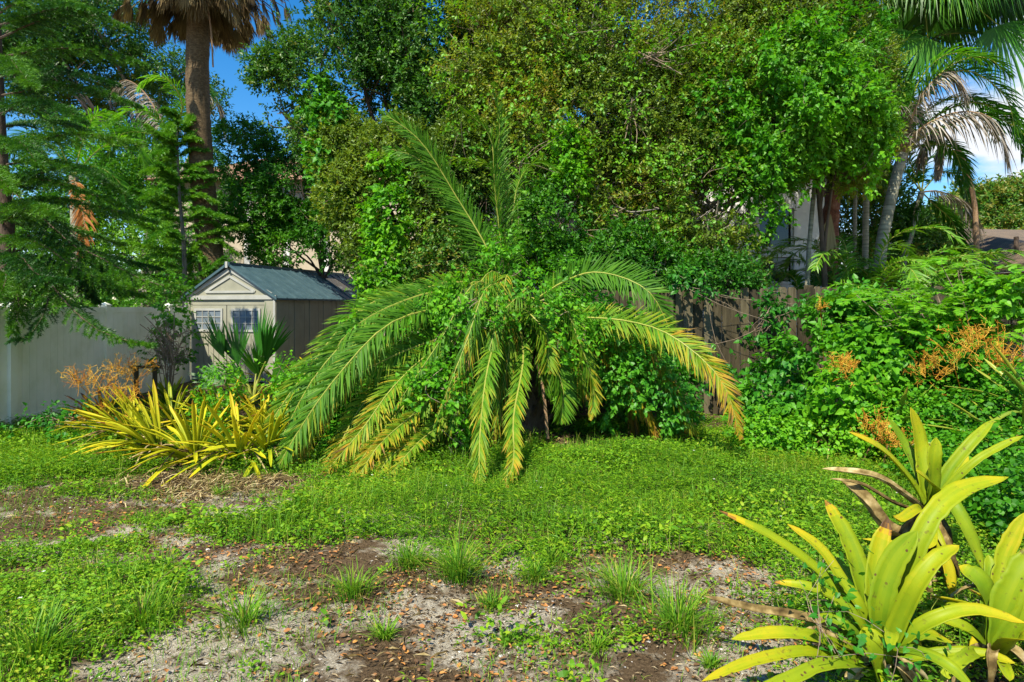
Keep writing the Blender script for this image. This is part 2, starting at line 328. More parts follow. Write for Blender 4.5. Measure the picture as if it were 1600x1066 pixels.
def ground():
    n = 330; t = np.linspace(-1, 1, n)
    xs = .9*np.sinh(t*6.2); ys = 4+.9*np.sinh(t*6.2)
    X, Y = np.meshgrid(xs, ys, indexing='ij'); Z = gz(X, Y)
    V = np.stack([X, Y, Z], -1).reshape(-1, 3)
    i = np.arange(n-1)[:, None]*n+np.arange(n-1)[None]
    F = np.stack([i, i+n, i+n+1, i+1], -1).reshape(-1, 4)
    mb = MB(); mb.add(V, F)
    m = newmat('sandy_soil'); tt = m.node_tree; nd = tt.nodes; lk = tt.links
    c = nd.new('ShaderNodeTexCoord')
    def nz(s, d=6, r=.6):
        q = nd.new('ShaderNodeTexNoise'); q.inputs['Scale'].default_value = s; q.inputs['Detail'].default_value = d; q.inputs['Roughness'].default_value = r
        lk.new(c.outputs['Object'], q.inputs['Vector']); return q
    a = nz(1.1, 7, .62); sand = ramp(tt, [(.34, (.20, .155, .10)), (.46, (.43, .37, .27)), (.58, (.68, .61, .48))]); g1 = nz(85, 6, .8); lk.new(g1.outputs[0], sand.inputs[0])
    soil = ramp(tt, [(.3, (.05, .033, .017)), (.5, (.14, .092, .05)), (.64, (.25, .175, .10)), (.8, (.36, .28, .18))]); g2 = nz(48, 7, .85); lk.new(g2.outputs[0], soil.inputs[0])
    msk = ramp(tt, [(.61, (0, 0, 0)), (.69, (1, 1, 1))]); sp = nd.new('ShaderNodeSeparateXYZ'); lk.new(c.outputs['Object'], sp.inputs[0]); mrr = nd.new('ShaderNodeMapRange'); mrr.inputs[1].default_value = 5.2; mrr.inputs[2].default_value = 7.2; mrr.inputs[3].default_value = 0; mrr.inputs[4].default_value = .2; lk.new(sp.outputs[1], mrr.inputs[0]); n5 = nz(7, 5, .7); m5 = nd.new('ShaderNodeMath'); m5.operation = 'MULTIPLY_ADD'; m5.inputs[1].default_value = .28; lk.new(n5.outputs[0], m5.inputs[0]); lk.new(a.outputs[0], m5.inputs[2]); s5 = nd.new('ShaderNodeMath'); s5.operation = 'SUBTRACT'; lk.new(m5.outputs[0], s5.inputs[0]); lk.new(mrr.outputs[0], s5.inputs[1]); lk.new(s5.outputs[0], msk.inputs[0])
    mxn = nd.new('ShaderNodeMixRGB'); lk.new(msk.outputs[0], mxn.inputs[0]); lk.new(soil.outputs[0], mxn.inputs[1]); lk.new(sand.outputs[0], mxn.inputs[2])
    b = nd.new('ShaderNodeBsdfPrincipled'); b.inputs['Roughness'].default_value = .95; b.inputs['Specular IOR Level'].default_value = .1; lk.new(mxn.outputs[0], b.inputs['Base Color'])
    bp = nd.new('ShaderNodeBump'); bp.inputs['Strength'].default_value = 1; bp.inputs['Distance'].default_value = .03; lk.new(g2.outputs[0], bp.inputs['Height']); lk.new(bp.outputs[0], b.inputs['Normal'])
    o = nd.new('ShaderNodeOutputMaterial'); lk.new(b.outputs[0], o.inputs[0])
    g = mb.build('ground', m, smooth=True); tag(g, kind='structure', label='bare sandy yard soil with brown mulch patches', cat='ground')
ground()

# in-view ground sampling
def gsample(rng, n, y0=2.3, y1=11, power=1.0):
    """points on the ground inside a widened view wedge, even per square metre"""
    y = np.sqrt(rng.uniform(y0**2, y1**2, n)); x = rng.uniform(-.92, .92, n)*y+rng.uniform(-.3, .3, n)
    return x, y

def ground_cover():
    rng = np.random.default_rng(11)
    # broad small leaved weeds
    mb = MB()
    n = 105000; x, y = gsample(rng, n, 2.3, 12)
    cv = cover(x, y); cv = cv+np.where(y > 8.2, .3, 0); keep = cv > .26+rng.uniform(0, .34, n); x, y, cv = x[keep], y[keep], cv[keep]
    n = len(x); z = gz(x, y)
    hgt = np.clip((cv-.25), .05, 1.1)*.14*rng.uniform(.3, 1.3, n)*(.55+.9*noise3(np.stack([x, y, x*0], -1), 2.2, 3))+.012
    k = 7
    bt = .05+.9*fbm(np.stack([x, y, x*0], -1), 1.1, 21)+.25*(fbm(np.stack([x, y, x*0], -1), 5., 22)-.5)
    for j in range(k):
        an = rng.uniform(0, 2*np.pi, n); r = rng.uniform(.0, .045, n)
        p = np.stack([x+np.cos(an)*r, y+np.sin(an)*r, z+hgt*rng.uniform(.25, 1, n)], -1)
        D = np.stack([np.cos(an), np.sin(an), rng.uniform(-.35, .5, n)], -1)
        Nn = nrm(np.stack([rng.normal(0, .35, n), rng.normal(0, .35, n), np.ones(n)], -1))
        L = rng.uniform(.013, .036, n)*(1+.25*np.clip(y-4, 0, 4)/4)
        nar = fbm(np.stack([x, y, x*0], -1), 1.4, 77) > .5; leaves(mb, p, D, Nn, L*np.where(nar, 1.25, 1), L*np.where(nar, .3, .65)*rng.uniform(.75, 1.25, n), RH, np.clip(bt+rng.uniform(-.35, .35, n), 0, 1))
    # taller broad leaved weeds and soft feathery ones in patches
    for fr, sd, th, Lm, Lx, wf, hh, nn_ in ((1.7, 81, .56, .025, .06, .45, .17, 26000), (2.1, 93, .55, .03, .07, .22, .20, 26000), (4.5, 95, .545, .012, .028, .6, .045, 42000)):
        n = nn_; x, y = gsample(rng, n, 2.3, 11); q = np.stack([x, y, x*0], -1); cv = cover(x, y); f_ = fbm(q, fr, sd)
        keep = (f_ > th+rng.uniform(-.04, .05, n)) & (cv > (.25 if hh > .1 else -.3)); x, y, cv, f_ = x[keep], y[keep], cv[keep], f_[keep]; n = len(x)
        for j in range(4):
            an = rng.uniform(0, 6.3, n); r = rng.uniform(0, .05, n); h_ = hh*np.clip((f_-th+.06)*7, .2, 1)*rng.uniform(.2, 1, n)
            p = np.stack([x+np.cos(an)*r, y+np.sin(an)*r, gz(x, y)+h_], -1); D = np.stack([np.cos(an), np.sin(an), rng.uniform(-.2, .9, n)], -1); L = rng.uniform(Lm, Lx, n)
            leaves(mb, p, D, nrm(np.stack([rng.normal(0, .4, n), rng.normal(0, .4, n), np.ones(n)], -1)), L, L*wf, ST if wf > .3 else RH, np.clip(.45+rng.uniform(-.4, .45, n), 0, 1))
    o = mb.build('ground_cover', M['weed']); tag(o, 'low bright green clover-like weeds matted over the yard soil', 'ground cover', kind='stuff')
    # grass blades
    mb = MB(); n = 120000; x, y = gsample(rng, n, 2.3, 12)
    cv = cover(x, y)+(fbm(np.stack([x, y, x*0], -1), .8, 33)-.5)*1.6+np.where((x < -1.2) & (y < 6.5), .35, -.12)
    keep = cv > .45+rng.uniform(0, .5, n); x, y = x[keep], y[keep]; n = len(x)
    blades(mb, rng, np.stack([x, y, gz(x, y)], -1), rng.uniform(.05, .15, n)*(1+1.0*(fbm(np.stack([x, y, x*0], -1), 2.4, 17) > .55)), .0045, .6)
    # sparse blades over the bare soil
    n = 52000; x, y = gsample(rng, n, 2.3, 7.5); keep = fbm(np.stack([x, y, x*0], -1), 2.6, 7) > .43+rng.uniform(0, .14, n); x, y = x[keep], y[keep]; n = len(x)
    blades(mb, rng, np.stack([x, y, gz(x, y)], -1), rng.uniform(.02, .085, n), .0038, 1.1)
    o = mb.build('short_grass', M['grass']); tag(o, 'short green grass blades growing through the weeds and bare soil', 'grass', kind='stuff')
def blades(mb, rng, p, L, W, lean, tint=None, bias=None):
    n = len(p); L = np.broadcast_to(L, (n,))
    an = rng.uniform(0, 2*np.pi, n); h = np.stack([np.cos(an), np.sin(an), an*0], -1)
    if bias is not None: h = nrm(h*.6+bias)
    S = np.stack([-h[:, 1], h[:, 0], an*0], -1); le = rng.uniform(.15, 1, n)*lean
    V = []
    for t, wv in ((0, 1), (.4, .9), (.75, .6), (1, 0)):
        c = p+h*(le*L*t**1.7)[:, None]+np.array([0, 0, 1])*(L*(t-.45*le*t*t))[:, None]
        if wv: V += [c-S*W*wv*.5, c+S*W*wv*.5]
        else: V += [c]
    V = np.stack(V, 1); b = np.arange(n)[:, None]*7
    F4 = np.concatenate([b+np.array([[0, 1, 3, 2]]), b+np.array([[2, 3, 5, 4]])], 1).reshape(-1, 4)
    T = np.clip(rng.uniform(0, 1, n)**1.3, 0, 1) if tint is None else np.clip(tint+rng.uniform(-.25, .25, n), 0, 1)
    F3 = b+np.array([[4, 5, 6]])
    nb = mb.n; mb.add(V.reshape(-1, 3), F4, np.repeat(T, 2)); 
    mb.V.append(np.zeros((0, 3))); mb.L.append((F3+nb).ravel()); mb.S.append(np.full(n, 3)); mb.T.append(T); mb.M.append(np.full(n, 0))
ground_cover()

def litter():
    rng = np.random.default_rng(5)
    # fallen orange / brown leaves
    mb = MB(); n = 19000; x, y = gsample(rng, n, 2.3, 6)
    q = np.stack([x, y, x*0], -1); keep = (fbm(q, 3.4, 14)+rng.uniform(-.06, .06, n)-.07*np.clip(y-3.8, 0, 2) > .45) & (cover(x, y) < .8); x, y = x[keep], y[keep]; n = len(x)
    p = np.stack([x, y, gz(x, y)+rng.uniform(.004, .018, n)], -1); an = rng.uniform(0, 6.3, n)
    D = np.stack([np.cos(an), np.sin(an), rng.uniform(-.25, .3, n)], -1); Nn = nrm(np.stack([rng.normal(0, .35, n), rng.normal(0, .35, n), np.ones(n)], -1))
    L = rng.uniform(.01, .045, n)
    leaves(mb, p, D, Nn, L, L*rng.uniform(.4, .7, n), HX, np.clip(rng.beta(2, 1.6, n), 0, 1))
    o = mb.build('fallen_leaves', M['fallen']); tag(o, 'orange and brown fallen leaves scattered on the bare soil', 'fallen leaves', kind='stuff')
    # mulch chips
    mb = MB(); n = 90000; x, y = gsample(rng, n, 2.3, 9.5)
    q = np.stack([x, y, x*0], -1); keep = (fbm(q, 1.1, 40) > .34) ; x, y = x[keep], y[keep]; n = len(x)
    p = np.stack([x, y, gz(x, y)+rng.uniform(.002, .012, n)], -1); an = rng.uniform(0, 6.3, n)
    D = np.stack([np.cos(an), np.sin(an), rng.uniform(-.25, .25, n)], -1); Nn = nrm(np.stack([rng.normal(0, .4, n), rng.normal(0, .4, n), np.ones(n)], -1))
    leaves(mb, p, D, Nn, rng.uniform(.01, .05, n), rng.uniform(.003, .009, n), RH, rng.uniform(0, 1, n)**1.4)
    o = mb.build('mulch_chips', M['chip']); tag(o, 'brown wood chips and dry bits lying on the soil', 'mulch', kind='stuff')
    # pebbles
    mb = MB(); n = 9000; x, y = gsample(rng, n, 2.3, 6.5); keep = fbm(np.stack([x, y, x*0], -1), 1.5, 61) > .50; x, y = x[keep], y[keep]; n = len(x)
    r = np.exp(rng.normal(-5.5, .45, n)); r = np.clip(r, .002, .016)
    t = np.array([(1, 0, 0), (0, 1, 0), (-1, 0, 0), (0, -1, 0), (0, 0, .7), (.6, .6, .5), (-.6, .6, .45), (-.6, -.6, .5), (.6, -.6, .4)])*1.
    Fp = np.array([(0, 5, 4), (5, 1, 4), (1, 6, 4), (6, 2, 4), (2, 7, 4), (7, 3, 4), (3, 8, 4), (8, 0, 4)])
    V = np.stack([x, y, gz(x, y)], -1)[:, None]+t[None]*r[:, None, None]*rng.uniform(.7, 1.3, (n, 9, 1))*np.stack([rng.uniform(.7, 1.4, n), rng.uniform(.7, 1.2, n), np.full(n, .8)], -1)[:, None]
    mb.add(V.reshape(-1, 3), (np.arange(n)[:, None, None]*9+Fp[None]).reshape(-1, 3), np.repeat(rng.uniform(0, 1, n), 8))
    o = mb.build('pebbles', M['pebble']); tag(o, 'small pale pebbles and shell bits in the sandy soil', 'gravel', kind='stuff')
litter()

# ================================================================== GRASS TUFTS
def tufts():
    names = ['at the bottom left edge of the bare dirt', 'in the left foreground between green weeds and gravel', 'right of the left foreground tuft', 'left of centre on the mulch', 'in the middle of the yard just left of centre', 'largest of the middle row, below the drooping central fronds', 'small, in the middle on the mulch edge', 'beside the biggest middle tuft', 'standing on bare dirt right of centre', 'tallest, right of centre near the bromeliads', 'at the far side of the mulch left of centre', 'small, at the lower centre on the gravel', 'small, right of the gravel patch', 'low, in the left dirt strip before the yellow bromeliads', 'small pale, bottom right before the bromeliad', 'leggy, at the lower middle left']
    sp = [(60, 1035, .30, 150), (222, 985, .26, 120), (380, 985, .24, 110), (550, 935, .24, 130), (640, 885, .20, 110), (715, 905, .26, 170), (770, 945, .16, 70), (835, 905, .18, 90), (975, 930, .26, 140), (1060, 985, .27, 150), (860, 880, .15, 80), (790, 1005, .12, 50), (930, 1015, .12, 60), (345, 775, .16, 90), (1110, 1045, .12, 60), (600, 1000, .13, 60)]
    for i, ((px, py, h, nb), nm) in enumerate(zip(sp, names)):
        rng = np.random.default_rng(100+i); nb = int(nb*rng.uniform(1.1, 2.0)); h *= rng.uniform(.75, 1.15); g = G(px, py); mb = MB()
        an = rng.uniform(0, 6.3, nb); rr = np.abs(rng.normal(0, h*rng.uniform(.18, .42), nb))
        p = np.stack([g[0]+np.cos(an)*rr, g[1]+np.sin(an)*rr, np.full(nb, g[2]-.01)], -1)
        b = nrm(p-g+rng.normal(0, .02, (nb, 3)))*np.array([1, 1, 0])
        blades(mb, rng, p, rng.uniform(.45, 1.15, nb)*h, .0065, 1.15, None, b*1.2)
        t = thing('grass_tuft', g, 'tuft of long green grass '+nm, 'grass tuft', 'grass tufts on the bare yard'); put(mb, 'blades', M['grass'], t)
        if i in (1, 2, 3, 5, 9):
            sb = MB()
            for k in range(3):
                a0 = rng.uniform(0, 6.3); c = np.array([np.cos(a0), np.sin(a0), 0])
                sb.tube(spline([g, g+c*.07*h*4+np.array([0, 0, h*.9]), g+c*.22+np.array([0, 0, h*1.45])], 7), np.linspace(.0022, .001, 7), 4)
            put(sb, 'seed_stalk', M['chip'], t)
tufts()

def straw():
    rng = np.random.default_rng(55); mb = MB(); n = 1500
    px = rng.normal(340, 90, n); py = rng.normal(752, 16, n); q = np.array([G(a, max(b, 715)) for a, b in zip(px, py)]); an = rng.normal(.3, 1.2, n)
    D = np.stack([np.cos(an), np.sin(an), rng.uniform(-.1, .35, n)], -1); L = rng.uniform(.05, .28, n)
    leaves(mb, q+np.array([0, 0, .012]), D, np.stack([rng.normal(0, .3, n), rng.normal(0, .3, n), np.ones(n)], -1), L, rng.uniform(.004, .012, n), ST, rng.uniform(0, 1, n)**1.3)
    px = rng.normal(900, 110, n//2); py = rng.normal(690, 14, n//2); q = np.array([G(a, b) for a, b in zip(px, py)]); an = rng.uniform(0, 6.3, n//2)
    D = np.stack([np.cos(an), np.sin(an), rng.uniform(-.1, .3, n//2)], -1)
    leaves(mb, q+np.array([0, 0, .02]), D, np.tile([0, 0, 1.], (n//2, 1)), rng.uniform(.03, .12, n//2), rng.uniform(.008, .03, n//2), ST, rng.uniform(0, .7, n//2))
    n = 9000; x, y = gsample(rng, n, 2.3, 7); q = np.stack([x, y, x*0], -1); k_ = fbm(q, 2.2, 88) > .5; x, y = x[k_], y[k_]; n = len(x); an = rng.uniform(0, 6.3, n)
    leaves(mb, np.stack([x, y, gz(x, y)+.006], -1), np.stack([np.cos(an), np.sin(an), rng.uniform(-.05, .3, n)], -1), np.stack([rng.normal(0, .3, n), rng.normal(0, .3, n), np.ones(n)], -1), rng.uniform(.02, .10, n), rng.uniform(.0015, .005, n), RH, rng.uniform(0, 1, n))
    o = mb.build('dry_litter', M['dryleaf']); tag(o, 'dry brown straw and dead leaf strips lying before the bromeliad bed and palm', 'dry litter', kind='stuff')
straw()
# small white flowers
def flowers():
    rng = np.random.default_rng(77); mb = MB(); n = 70
    x, y = gsample(rng, n, 3.5, 8); k = cover(x, y) > .55; x, y = x[k], y[k]
    for X, Y in zip(x, y):
        c = np.array([X, Y, float(gz(X, Y))+rng.uniform(.07, .13)]); an = np.linspace(0, 6.28, 5, endpoint=False)
        D = np.stack([np.cos(an), np.sin(an), an*0+.3], -1)
        leaves(mb, np.repeat(c[None], 5, 0), D, np.repeat([[0, 0, 1.]], 5, 0), .014, .009, RH, .7)
    o = mb.build('white_flowers', M['petal']); tag(o, 'tiny white flowers dotted through the green weeds', 'flowers', kind='stuff')
flowers()

# ================================================================== FENCES
def vinyl_fence():
    a = np.array([-7.02, 7.1, 0.]); b = np.array([-7.32, 14.5, 0.]); u = nrm(b-a); ln = np.linalg.norm(b-a)
    v = np.array([u[1], -u[0], 0])
    M_ = lambda V: a+V[:, :1]*u+V[:, 1:2]*v+V[:, 2:]*np.array([0, 0, 1])
    t = thing('vinyl_fence', a, 'white vinyl privacy fence along the left side of the yard', 'fence')
    posts = [0.0, 1.88, 4.15, 6.4]
    for i, s in enumerate(posts):
        mb = MB(); mb.box((s, -.065, -.1), (s+.13, .065, 1.72), M_)
        mb.box((s-.012, -.077, 1.722), (s+.142, .077, 1.745), M_); c = M_(np.array([[s-.005, -.07, 1.745], [s+.135, -.07, 1.745], [s+.135, .07, 1.745], [s-.005, .07, 1.745], [s+.065, 0, 1.79]]))
        mb.add(c, [[0, 1, 4], [1, 2, 4], [2, 3, 4], [3, 0, 4]]); put(mb, 'post', M['vinyl'], t)
    rng = np.random.default_rng(3)
    for i in range(len(posts)):
        s0 = posts[i]+.13; s1 = posts[i+1] if i+1 < len(posts) else ln
        mb = MB(); k = max(2, int((s1-s0)/.15)); e = np.linspace(s0, s1, k+1)
        for j in range(k): mb.box((e[j]+.004, -.018, .1), (e[j+1]-.004, .018, 1.6), M_, rng.uniform(.3, .7))
        mb.box((s0, -.010, .1), (s1, .010, 1.6), M_)
        put(mb, 'panel', M['vinyl'], t)
        for z0, z1 in ((1.6, 1.70), (.02, .13)): r = MB(); r.box((s0, -.03, z0), (s1, .03, z1), M_); put(r, 'rail', M['vinyl'], t)
vinyl_fence()

def wood_fence():
    rng = np.random.default_rng(8)
    t = thing('wood_fence', (3, 10, 0), 'weathered brown wooden board fence behind the right shrubs', 'fence')
    segs = [((-1.2, 10.3), (2.6, 10.2), 1.96), ((2.6, 10.2), (4.70, 10.1), 2.0), ((4.78, 10.15), (7.0, 10.9), 2.02), ((7.0, 10.9), (9.6, 12.0), 2.05)]
    for (x0, y0), (x1, y1), H in segs:
        a = np.array([x0, y0, 0.]); b = np.array([x1, y1, 0.]); u = nrm(b-a); ln = np.linalg.norm(b-a); v = np.array([u[1], -u[0], 0])
        M_ = lambda V: a+V[:, :1]*u+V[:, 1:2]*v+V[:, 2:]*np.array([0, 0, 1])
        mb = MB(); s = 0.
        while s < ln-.05:
            wd = .14; h = H+rng.uniform(-.025, .02); tl = rng.uniform(-.006, .006); off = rng.uniform(-.004, .004)
            V = []
            for yy in (0.0+off, .018+off):
                V += [(s+.003, yy, 0), (s+wd-.004, yy, 0), (s+wd-.004+tl, yy, h-.03), (s+wd-.03+tl, yy, h), (s+.03+tl, yy, h), (s+.003+tl, yy, h-.03)]
            F = [[0, 1, 2, 3, 4, 5], [11, 10, 9, 8, 7, 6]]; mb.add(M_(np.array(V)), F, tt := rng.uniform(0, 1))
            mb.add(M_(np.array(V)), [[i, i+6, (i+1) % 6+6, (i+1) % 6] for i in range(6)], tt)
            s += wd+rng.uniform(.002, .01)
        put(mb, 'board_panel', M['board'], t)
        for z in (.3, 1.0, 1.75): r = MB(); r.box((0, -.048, z), (ln, -.008, z+.09), M_); put(r, 'rail', M['board'], t)
        p = MB(); p.box((-.05, -.145, 0), (.05, -.052, H+.03), M_); put(p, 'post', M['board'], t)
wood_fence()

# ================================================================== SHED
def shed():
    u = np.array([.964, -.267, 0]); v = np.array([.267, .964, 0]); u = nrm(u); v = nrm(v)
    FR = np.array([-5.15, 14.0, 0]); W, Ln = 2.35, 4.9; O = FR-u*W
    M_ = lambda V: O+V[:, :1]*u+V[:, 1:2]*v+V[:, 2:]*np.array([0, 0, 1])
    t = thing('garden_shed', O+u*W/2, 'taupe resin garden shed with blue-grey gable roof and double doors', 'shed')
    E, A = 1.88, 2.60
    # side walls made of ribbed panels
    mb = MB(); rng = np.random.default_rng(1)
    for side in (0, 1):
        x0, x1 = (0, .04) if side == 0 else (W-.04, W)
        k = 24; e = np.linspace(.05, Ln-.05, k+1)
        for j in range(k):
            ins = .0 if j % 3 else -.012
            mb.box((x0+(ins if side == 0 else 0), e[j]+.006, .05), (x1-(ins if side else 0), e[j+1]-.006, E), M_, rng.uniform(.2, .8))
        mb.box((x0+.012, .05, .05), (x1-.012, Ln-.05, E), M_, .2)
    mb.box((.04, Ln-.05, .05), (W-.04, Ln, E), M_)
    put(mb, 'side_wall', M['shedwall'], t)
    # front frame
    fm = MB(); fm.box((-.015, -.04, 0), (.10, .04, E), M_); fm.box((W-.28, -.04, 0), (W-.05, .03, E), M_); fm.box((W-.05, -.045, 0), (W+.018, .045, E), M_); fm.box((.10, -.02, E-.13), (W-.28, .04, E), M_)
    put(fm, 'front_wall', M['shedwall'], t)
    # gable
    g = MB(); G_ = lambda pts, y: M_(np.array([(p[0], y, p[1]) for p in pts]))
    tri = [(-.02, E+.003), (W+.02, E+.003), (W/2, A)]; V = np.vstack([G_(tri, -.03), G_(tri, .05)]); g.add(V, [[0, 1, 2], [5, 4, 3]]); g.add(V, [[0, 3, 4, 1], [1, 4, 5, 2], [2, 5, 3, 0]])
    put(g, 'gable', M['shedwall'], t)
    tr = MB()
    def beam(p, q, wd, y0, y1):
        p = np.array(p, float); q = np.array(q, float); d = nrm(q-p); n = np.array([-d[1], d[0]])*wd/2
        pts = [p-n, q-n, q+n, p+n]; V = np.vstack([G_(pts, y0), G_(pts, y1)])
        tr.add(V, [[0, 1, 2, 3], [7, 6, 5, 4], [0, 4, 5, 1], [1, 5, 6, 2], [2, 6, 7, 3], [3, 7, 4, 0]])
    beam((-.03, E+.035), (W+.03, E+.035), .09, -.065, -.031)
    beam((.10, E+.09), (W/2-.02, A-.07), .09, -.062, -.033); beam((W-.10, E+.09), (W/2+.02, A-.07), .09, -.060, -.034)
    beam((.55, E+.16), (W-.55, E+.16), .05, -.056, -.031); beam((.52, E+.16), (W/2, A-.22), .05, -.053, -.032); beam((W-.52, E+.16), (W/2, A-.22), .05, -.051, -.030)
    beam((-.01, 0.02), (-.01, E), .05, -.06, -.041); beam((W-.02, 0.02), (W-.02, E), .05, -.062, -.046)
    put(tr, 'gable_trim', M['shedtrim'], t)
    # doors
    for k, (x0, x1) in enumerate(((.11, (W-.18)/2-.01), ((W-.18)/2+.01, W-.29))):
        d = MB(); d.box((x0, -.03, .05), (x1, .0, E-.14), M_); wz0, wz1 = E-.68, E-.26; wx0, wx1 = x0+.17, x1-.14
        for xx in np.arange(x0+.1, x1-.05, .14): d.box((xx, -.042, .15), (xx+.11, -.031, wz0-.12), M_)
        dr = put(d, 'door', M['shedwall'], t)
        f = MB(); f.box((wx0-.05, -.055, wz1), (wx1+.05, -.031, wz1+.05), M_); f.box((wx0-.05, -.055, wz0-.05), (wx1+.05, -.031, wz0), M_); f.box((wx0-.05, -.054, wz0), (wx0, -.031, wz1), M_); f.box((wx1, -.054, wz0), (wx1+.05, -.031, wz1), M_)
        for j in (1, 2, 3): xx = wx0+(wx1-wx0)*j/4; f.box((xx-.008, -.05, wz0), (xx+.008, -.037, wz1), M_)
        for j in (1, 2): zz = wz0+(wz1-wz0)*j/3; f.box((wx0, -.0495, zz-.008), (wx1, -.0375, zz+.008), M_)
        fo = f.build('window_frame', M['shedtrim'], dr); gl = MB(); gl.box((wx0, -.036, wz0), (wx1, -.032, wz1), M_); go = gl.build('window_pane', M['blind'], dr)
        hd = MB(); hx = x1-.06 if k == 0 else x0+.03; hd.box((hx, -.07, .92), (hx+.03, -.044, 1.1), M_); ho = hd.build('handle', M['glass'], dr)
        for q in (fo, go, ho): q.matrix_parent_inverse.identity(); q.data.transform(__import__('mathutils').Matrix.Translation(-Vector(t.location)))
    # roof
    rf = MB(); s = (A-E)/(W/2); ov = .09
    for sg in (-1, 1):
        def rp(x, y, h): # x distance from ridge
            return (W/2+sg*x, y, A+.03-s*x+h)
        k = 14; e = np.linspace(-.13, Ln+.1, k+1)
        for j in range(k):
            V = M_(np.array([rp(0, e[j], 0), rp(W/2+ov, e[j], 0), rp(W/2+ov, e[j+1]-.004, 0), rp(0, e[j+1]-.004, 0), rp(0, e[j], .04), rp(W/2+ov, e[j], .04), rp(W/2+ov, e[j+1]-.004, .04), rp(0, e[j+1]-.004, .04)]))
            rf.add(V, [[0, 1, 2, 3], [7, 6, 5, 4], [0, 4, 5, 1], [1, 5, 6, 2], [2, 6, 7, 3], [3, 7, 4, 0]])
            V = M_(np.array([rp(0.01, e[j], .041), rp(W/2+ov, e[j], .041), rp(W/2+ov, e[j]+.03, .041), rp(0.01, e[j]+.03, .041), rp(0.01, e[j], .058), rp(W/2+ov, e[j], .058), rp(W/2+ov, e[j]+.03, .058), rp(0.01, e[j]+.03, .058)]))
            rf.add(V, [[0, 1, 2, 3], [7, 6, 5, 4], [0, 4, 5, 1], [1, 5, 6, 2], [2, 6, 7, 3], [3, 7, 4, 0]])
    rf.box((W/2-.07, -.14, A+.02), (W/2+.07, Ln+.11, A+.095), M_)
    ro = put(rf, 'roof', M['shedroof'], t)
    sk = MB()
    def rp2(x, y, h): return (W/2+x, y, A+.03-s*x+h)
    V = M_(np.array([rp2(.38, 3.2, .06), rp2(.9, 3.2, .06), rp2(.9, 3.75, .06), rp2(.38, 3.75, .06), rp2(.38, 3.2, .09), rp2(.9, 3.2, .09), rp2(.9, 3.75, .09), rp2(.38, 3.75, .09)]))
    sk.add(V, [[0, 1, 2, 3], [7, 6, 5, 4], [0, 4, 5, 1], [1, 5, 6, 2], [2, 6, 7, 3], [3, 7, 4, 0]]); sk.V = [q-np.array(t.location) for q in sk.V]
    sk.build('skylight', M['blind'], ro)
    fl = MB(); fl.box((W/2-.03, -.16, A-.03), (W/2+.03, -.141, A+.11), M_); fl.V = [q-np.array(t.location) for q in fl.V]; fl.build('finial', M['shedtrim'], ro)
shed()

# ================================================================== HOUSES
def white_house():
    t = thing('white_house', (4, 16, 0), 'white stucco house seen between the trees right of centre', 'house')
    # front wall with two window openings near its right end (x from 0.3 to 7.6, z to 6.2) at y=15.5
    Y = 15.5; px = lambda x: (x-800)/1000*Y; pz = lambda y: CAMH-(y-480)/1000*Y
    w1 = (px(1184), px(1240), pz(386), pz(326)); w2 = (px(1184), px(1246), pz(440), pz(402)); x0, x1, H = -1.5, px(1292), 5.6
    mb = MB()
    xs = [x0, w1[0], w1[1], x1]
    mb.box((x0, Y, 0), (w1[0], Y+.2, H)); mb.box((w1[1]+.0, Y, 0), (x1, Y+.2, H)); mb.box((w1[0], Y, w1[3]), (w1[1], Y+.2, H)); mb.box((w1[0], Y, w2[3]), (w1[1], Y+.2, w1[2])); mb.box((w1[0], Y, 0), (w1[1], Y+.2, w2[2]))
    mb.box((x1-.2, Y+.203, 0), (x1, Y+9, H)); mb.box((x0, Y+.203, 0), (x0+.2, Y+9, H)); mb.box((x0+.2, Y+8.8, 0), (x1-.2, Y+9, H))
    put(mb, 'wall', M['stucco'], t)
    for (a, b, c, d) in (w1, (w1[0], w1[1], w2[2], w2[3])):
        f = MB(); f.box((a-.06, Y-.03, c-.06), (b+.06, Y-.002, c)); f.box((a-.06, Y-.03, d), (b+.06, Y-.002, d+.05)); f.box((a-.06, Y-.03, c), (a, Y-.002, d)); f.box((b, Y-.03, c), (b+.06, Y-.002, d))
        f.box((a, Y+.02, c+.001), (a+.05, Y+.07, d-.001)); f.box((b-.05, Y+.022, c+.001), (b, Y+.068, d-.001))
        fo = put(f, 'window', M['trim'], t)
        g = MB(); g.box((a, Y+.1, c), (b, Y+.11, d)); g.V = [q-np.array(t.location) for q in g.V]; g.build('pane', M['glass'], fo)
    r = MB(); V = np.array([(x0-.4, Y-.5, H), (x1+.4, Y-.5, H), (x1+.4, Y+9.5, H), (x0-.4, Y+9.5, H), (x0+3, Y+4.5, H+1.9), (x1-3, Y+4.5, H+1.9)])
    r.add(V, [[0, 1, 5, 4], [2, 3, 4, 5]]); r.add(V, [[1, 2, 5], [3, 0, 4]]); r.add(V+np.array([0, 0, -.004]), [[3, 2, 1, 0]]); put(r, 'roof', M['shingle'], t)
    # projecting wing behind at the right
white_house()

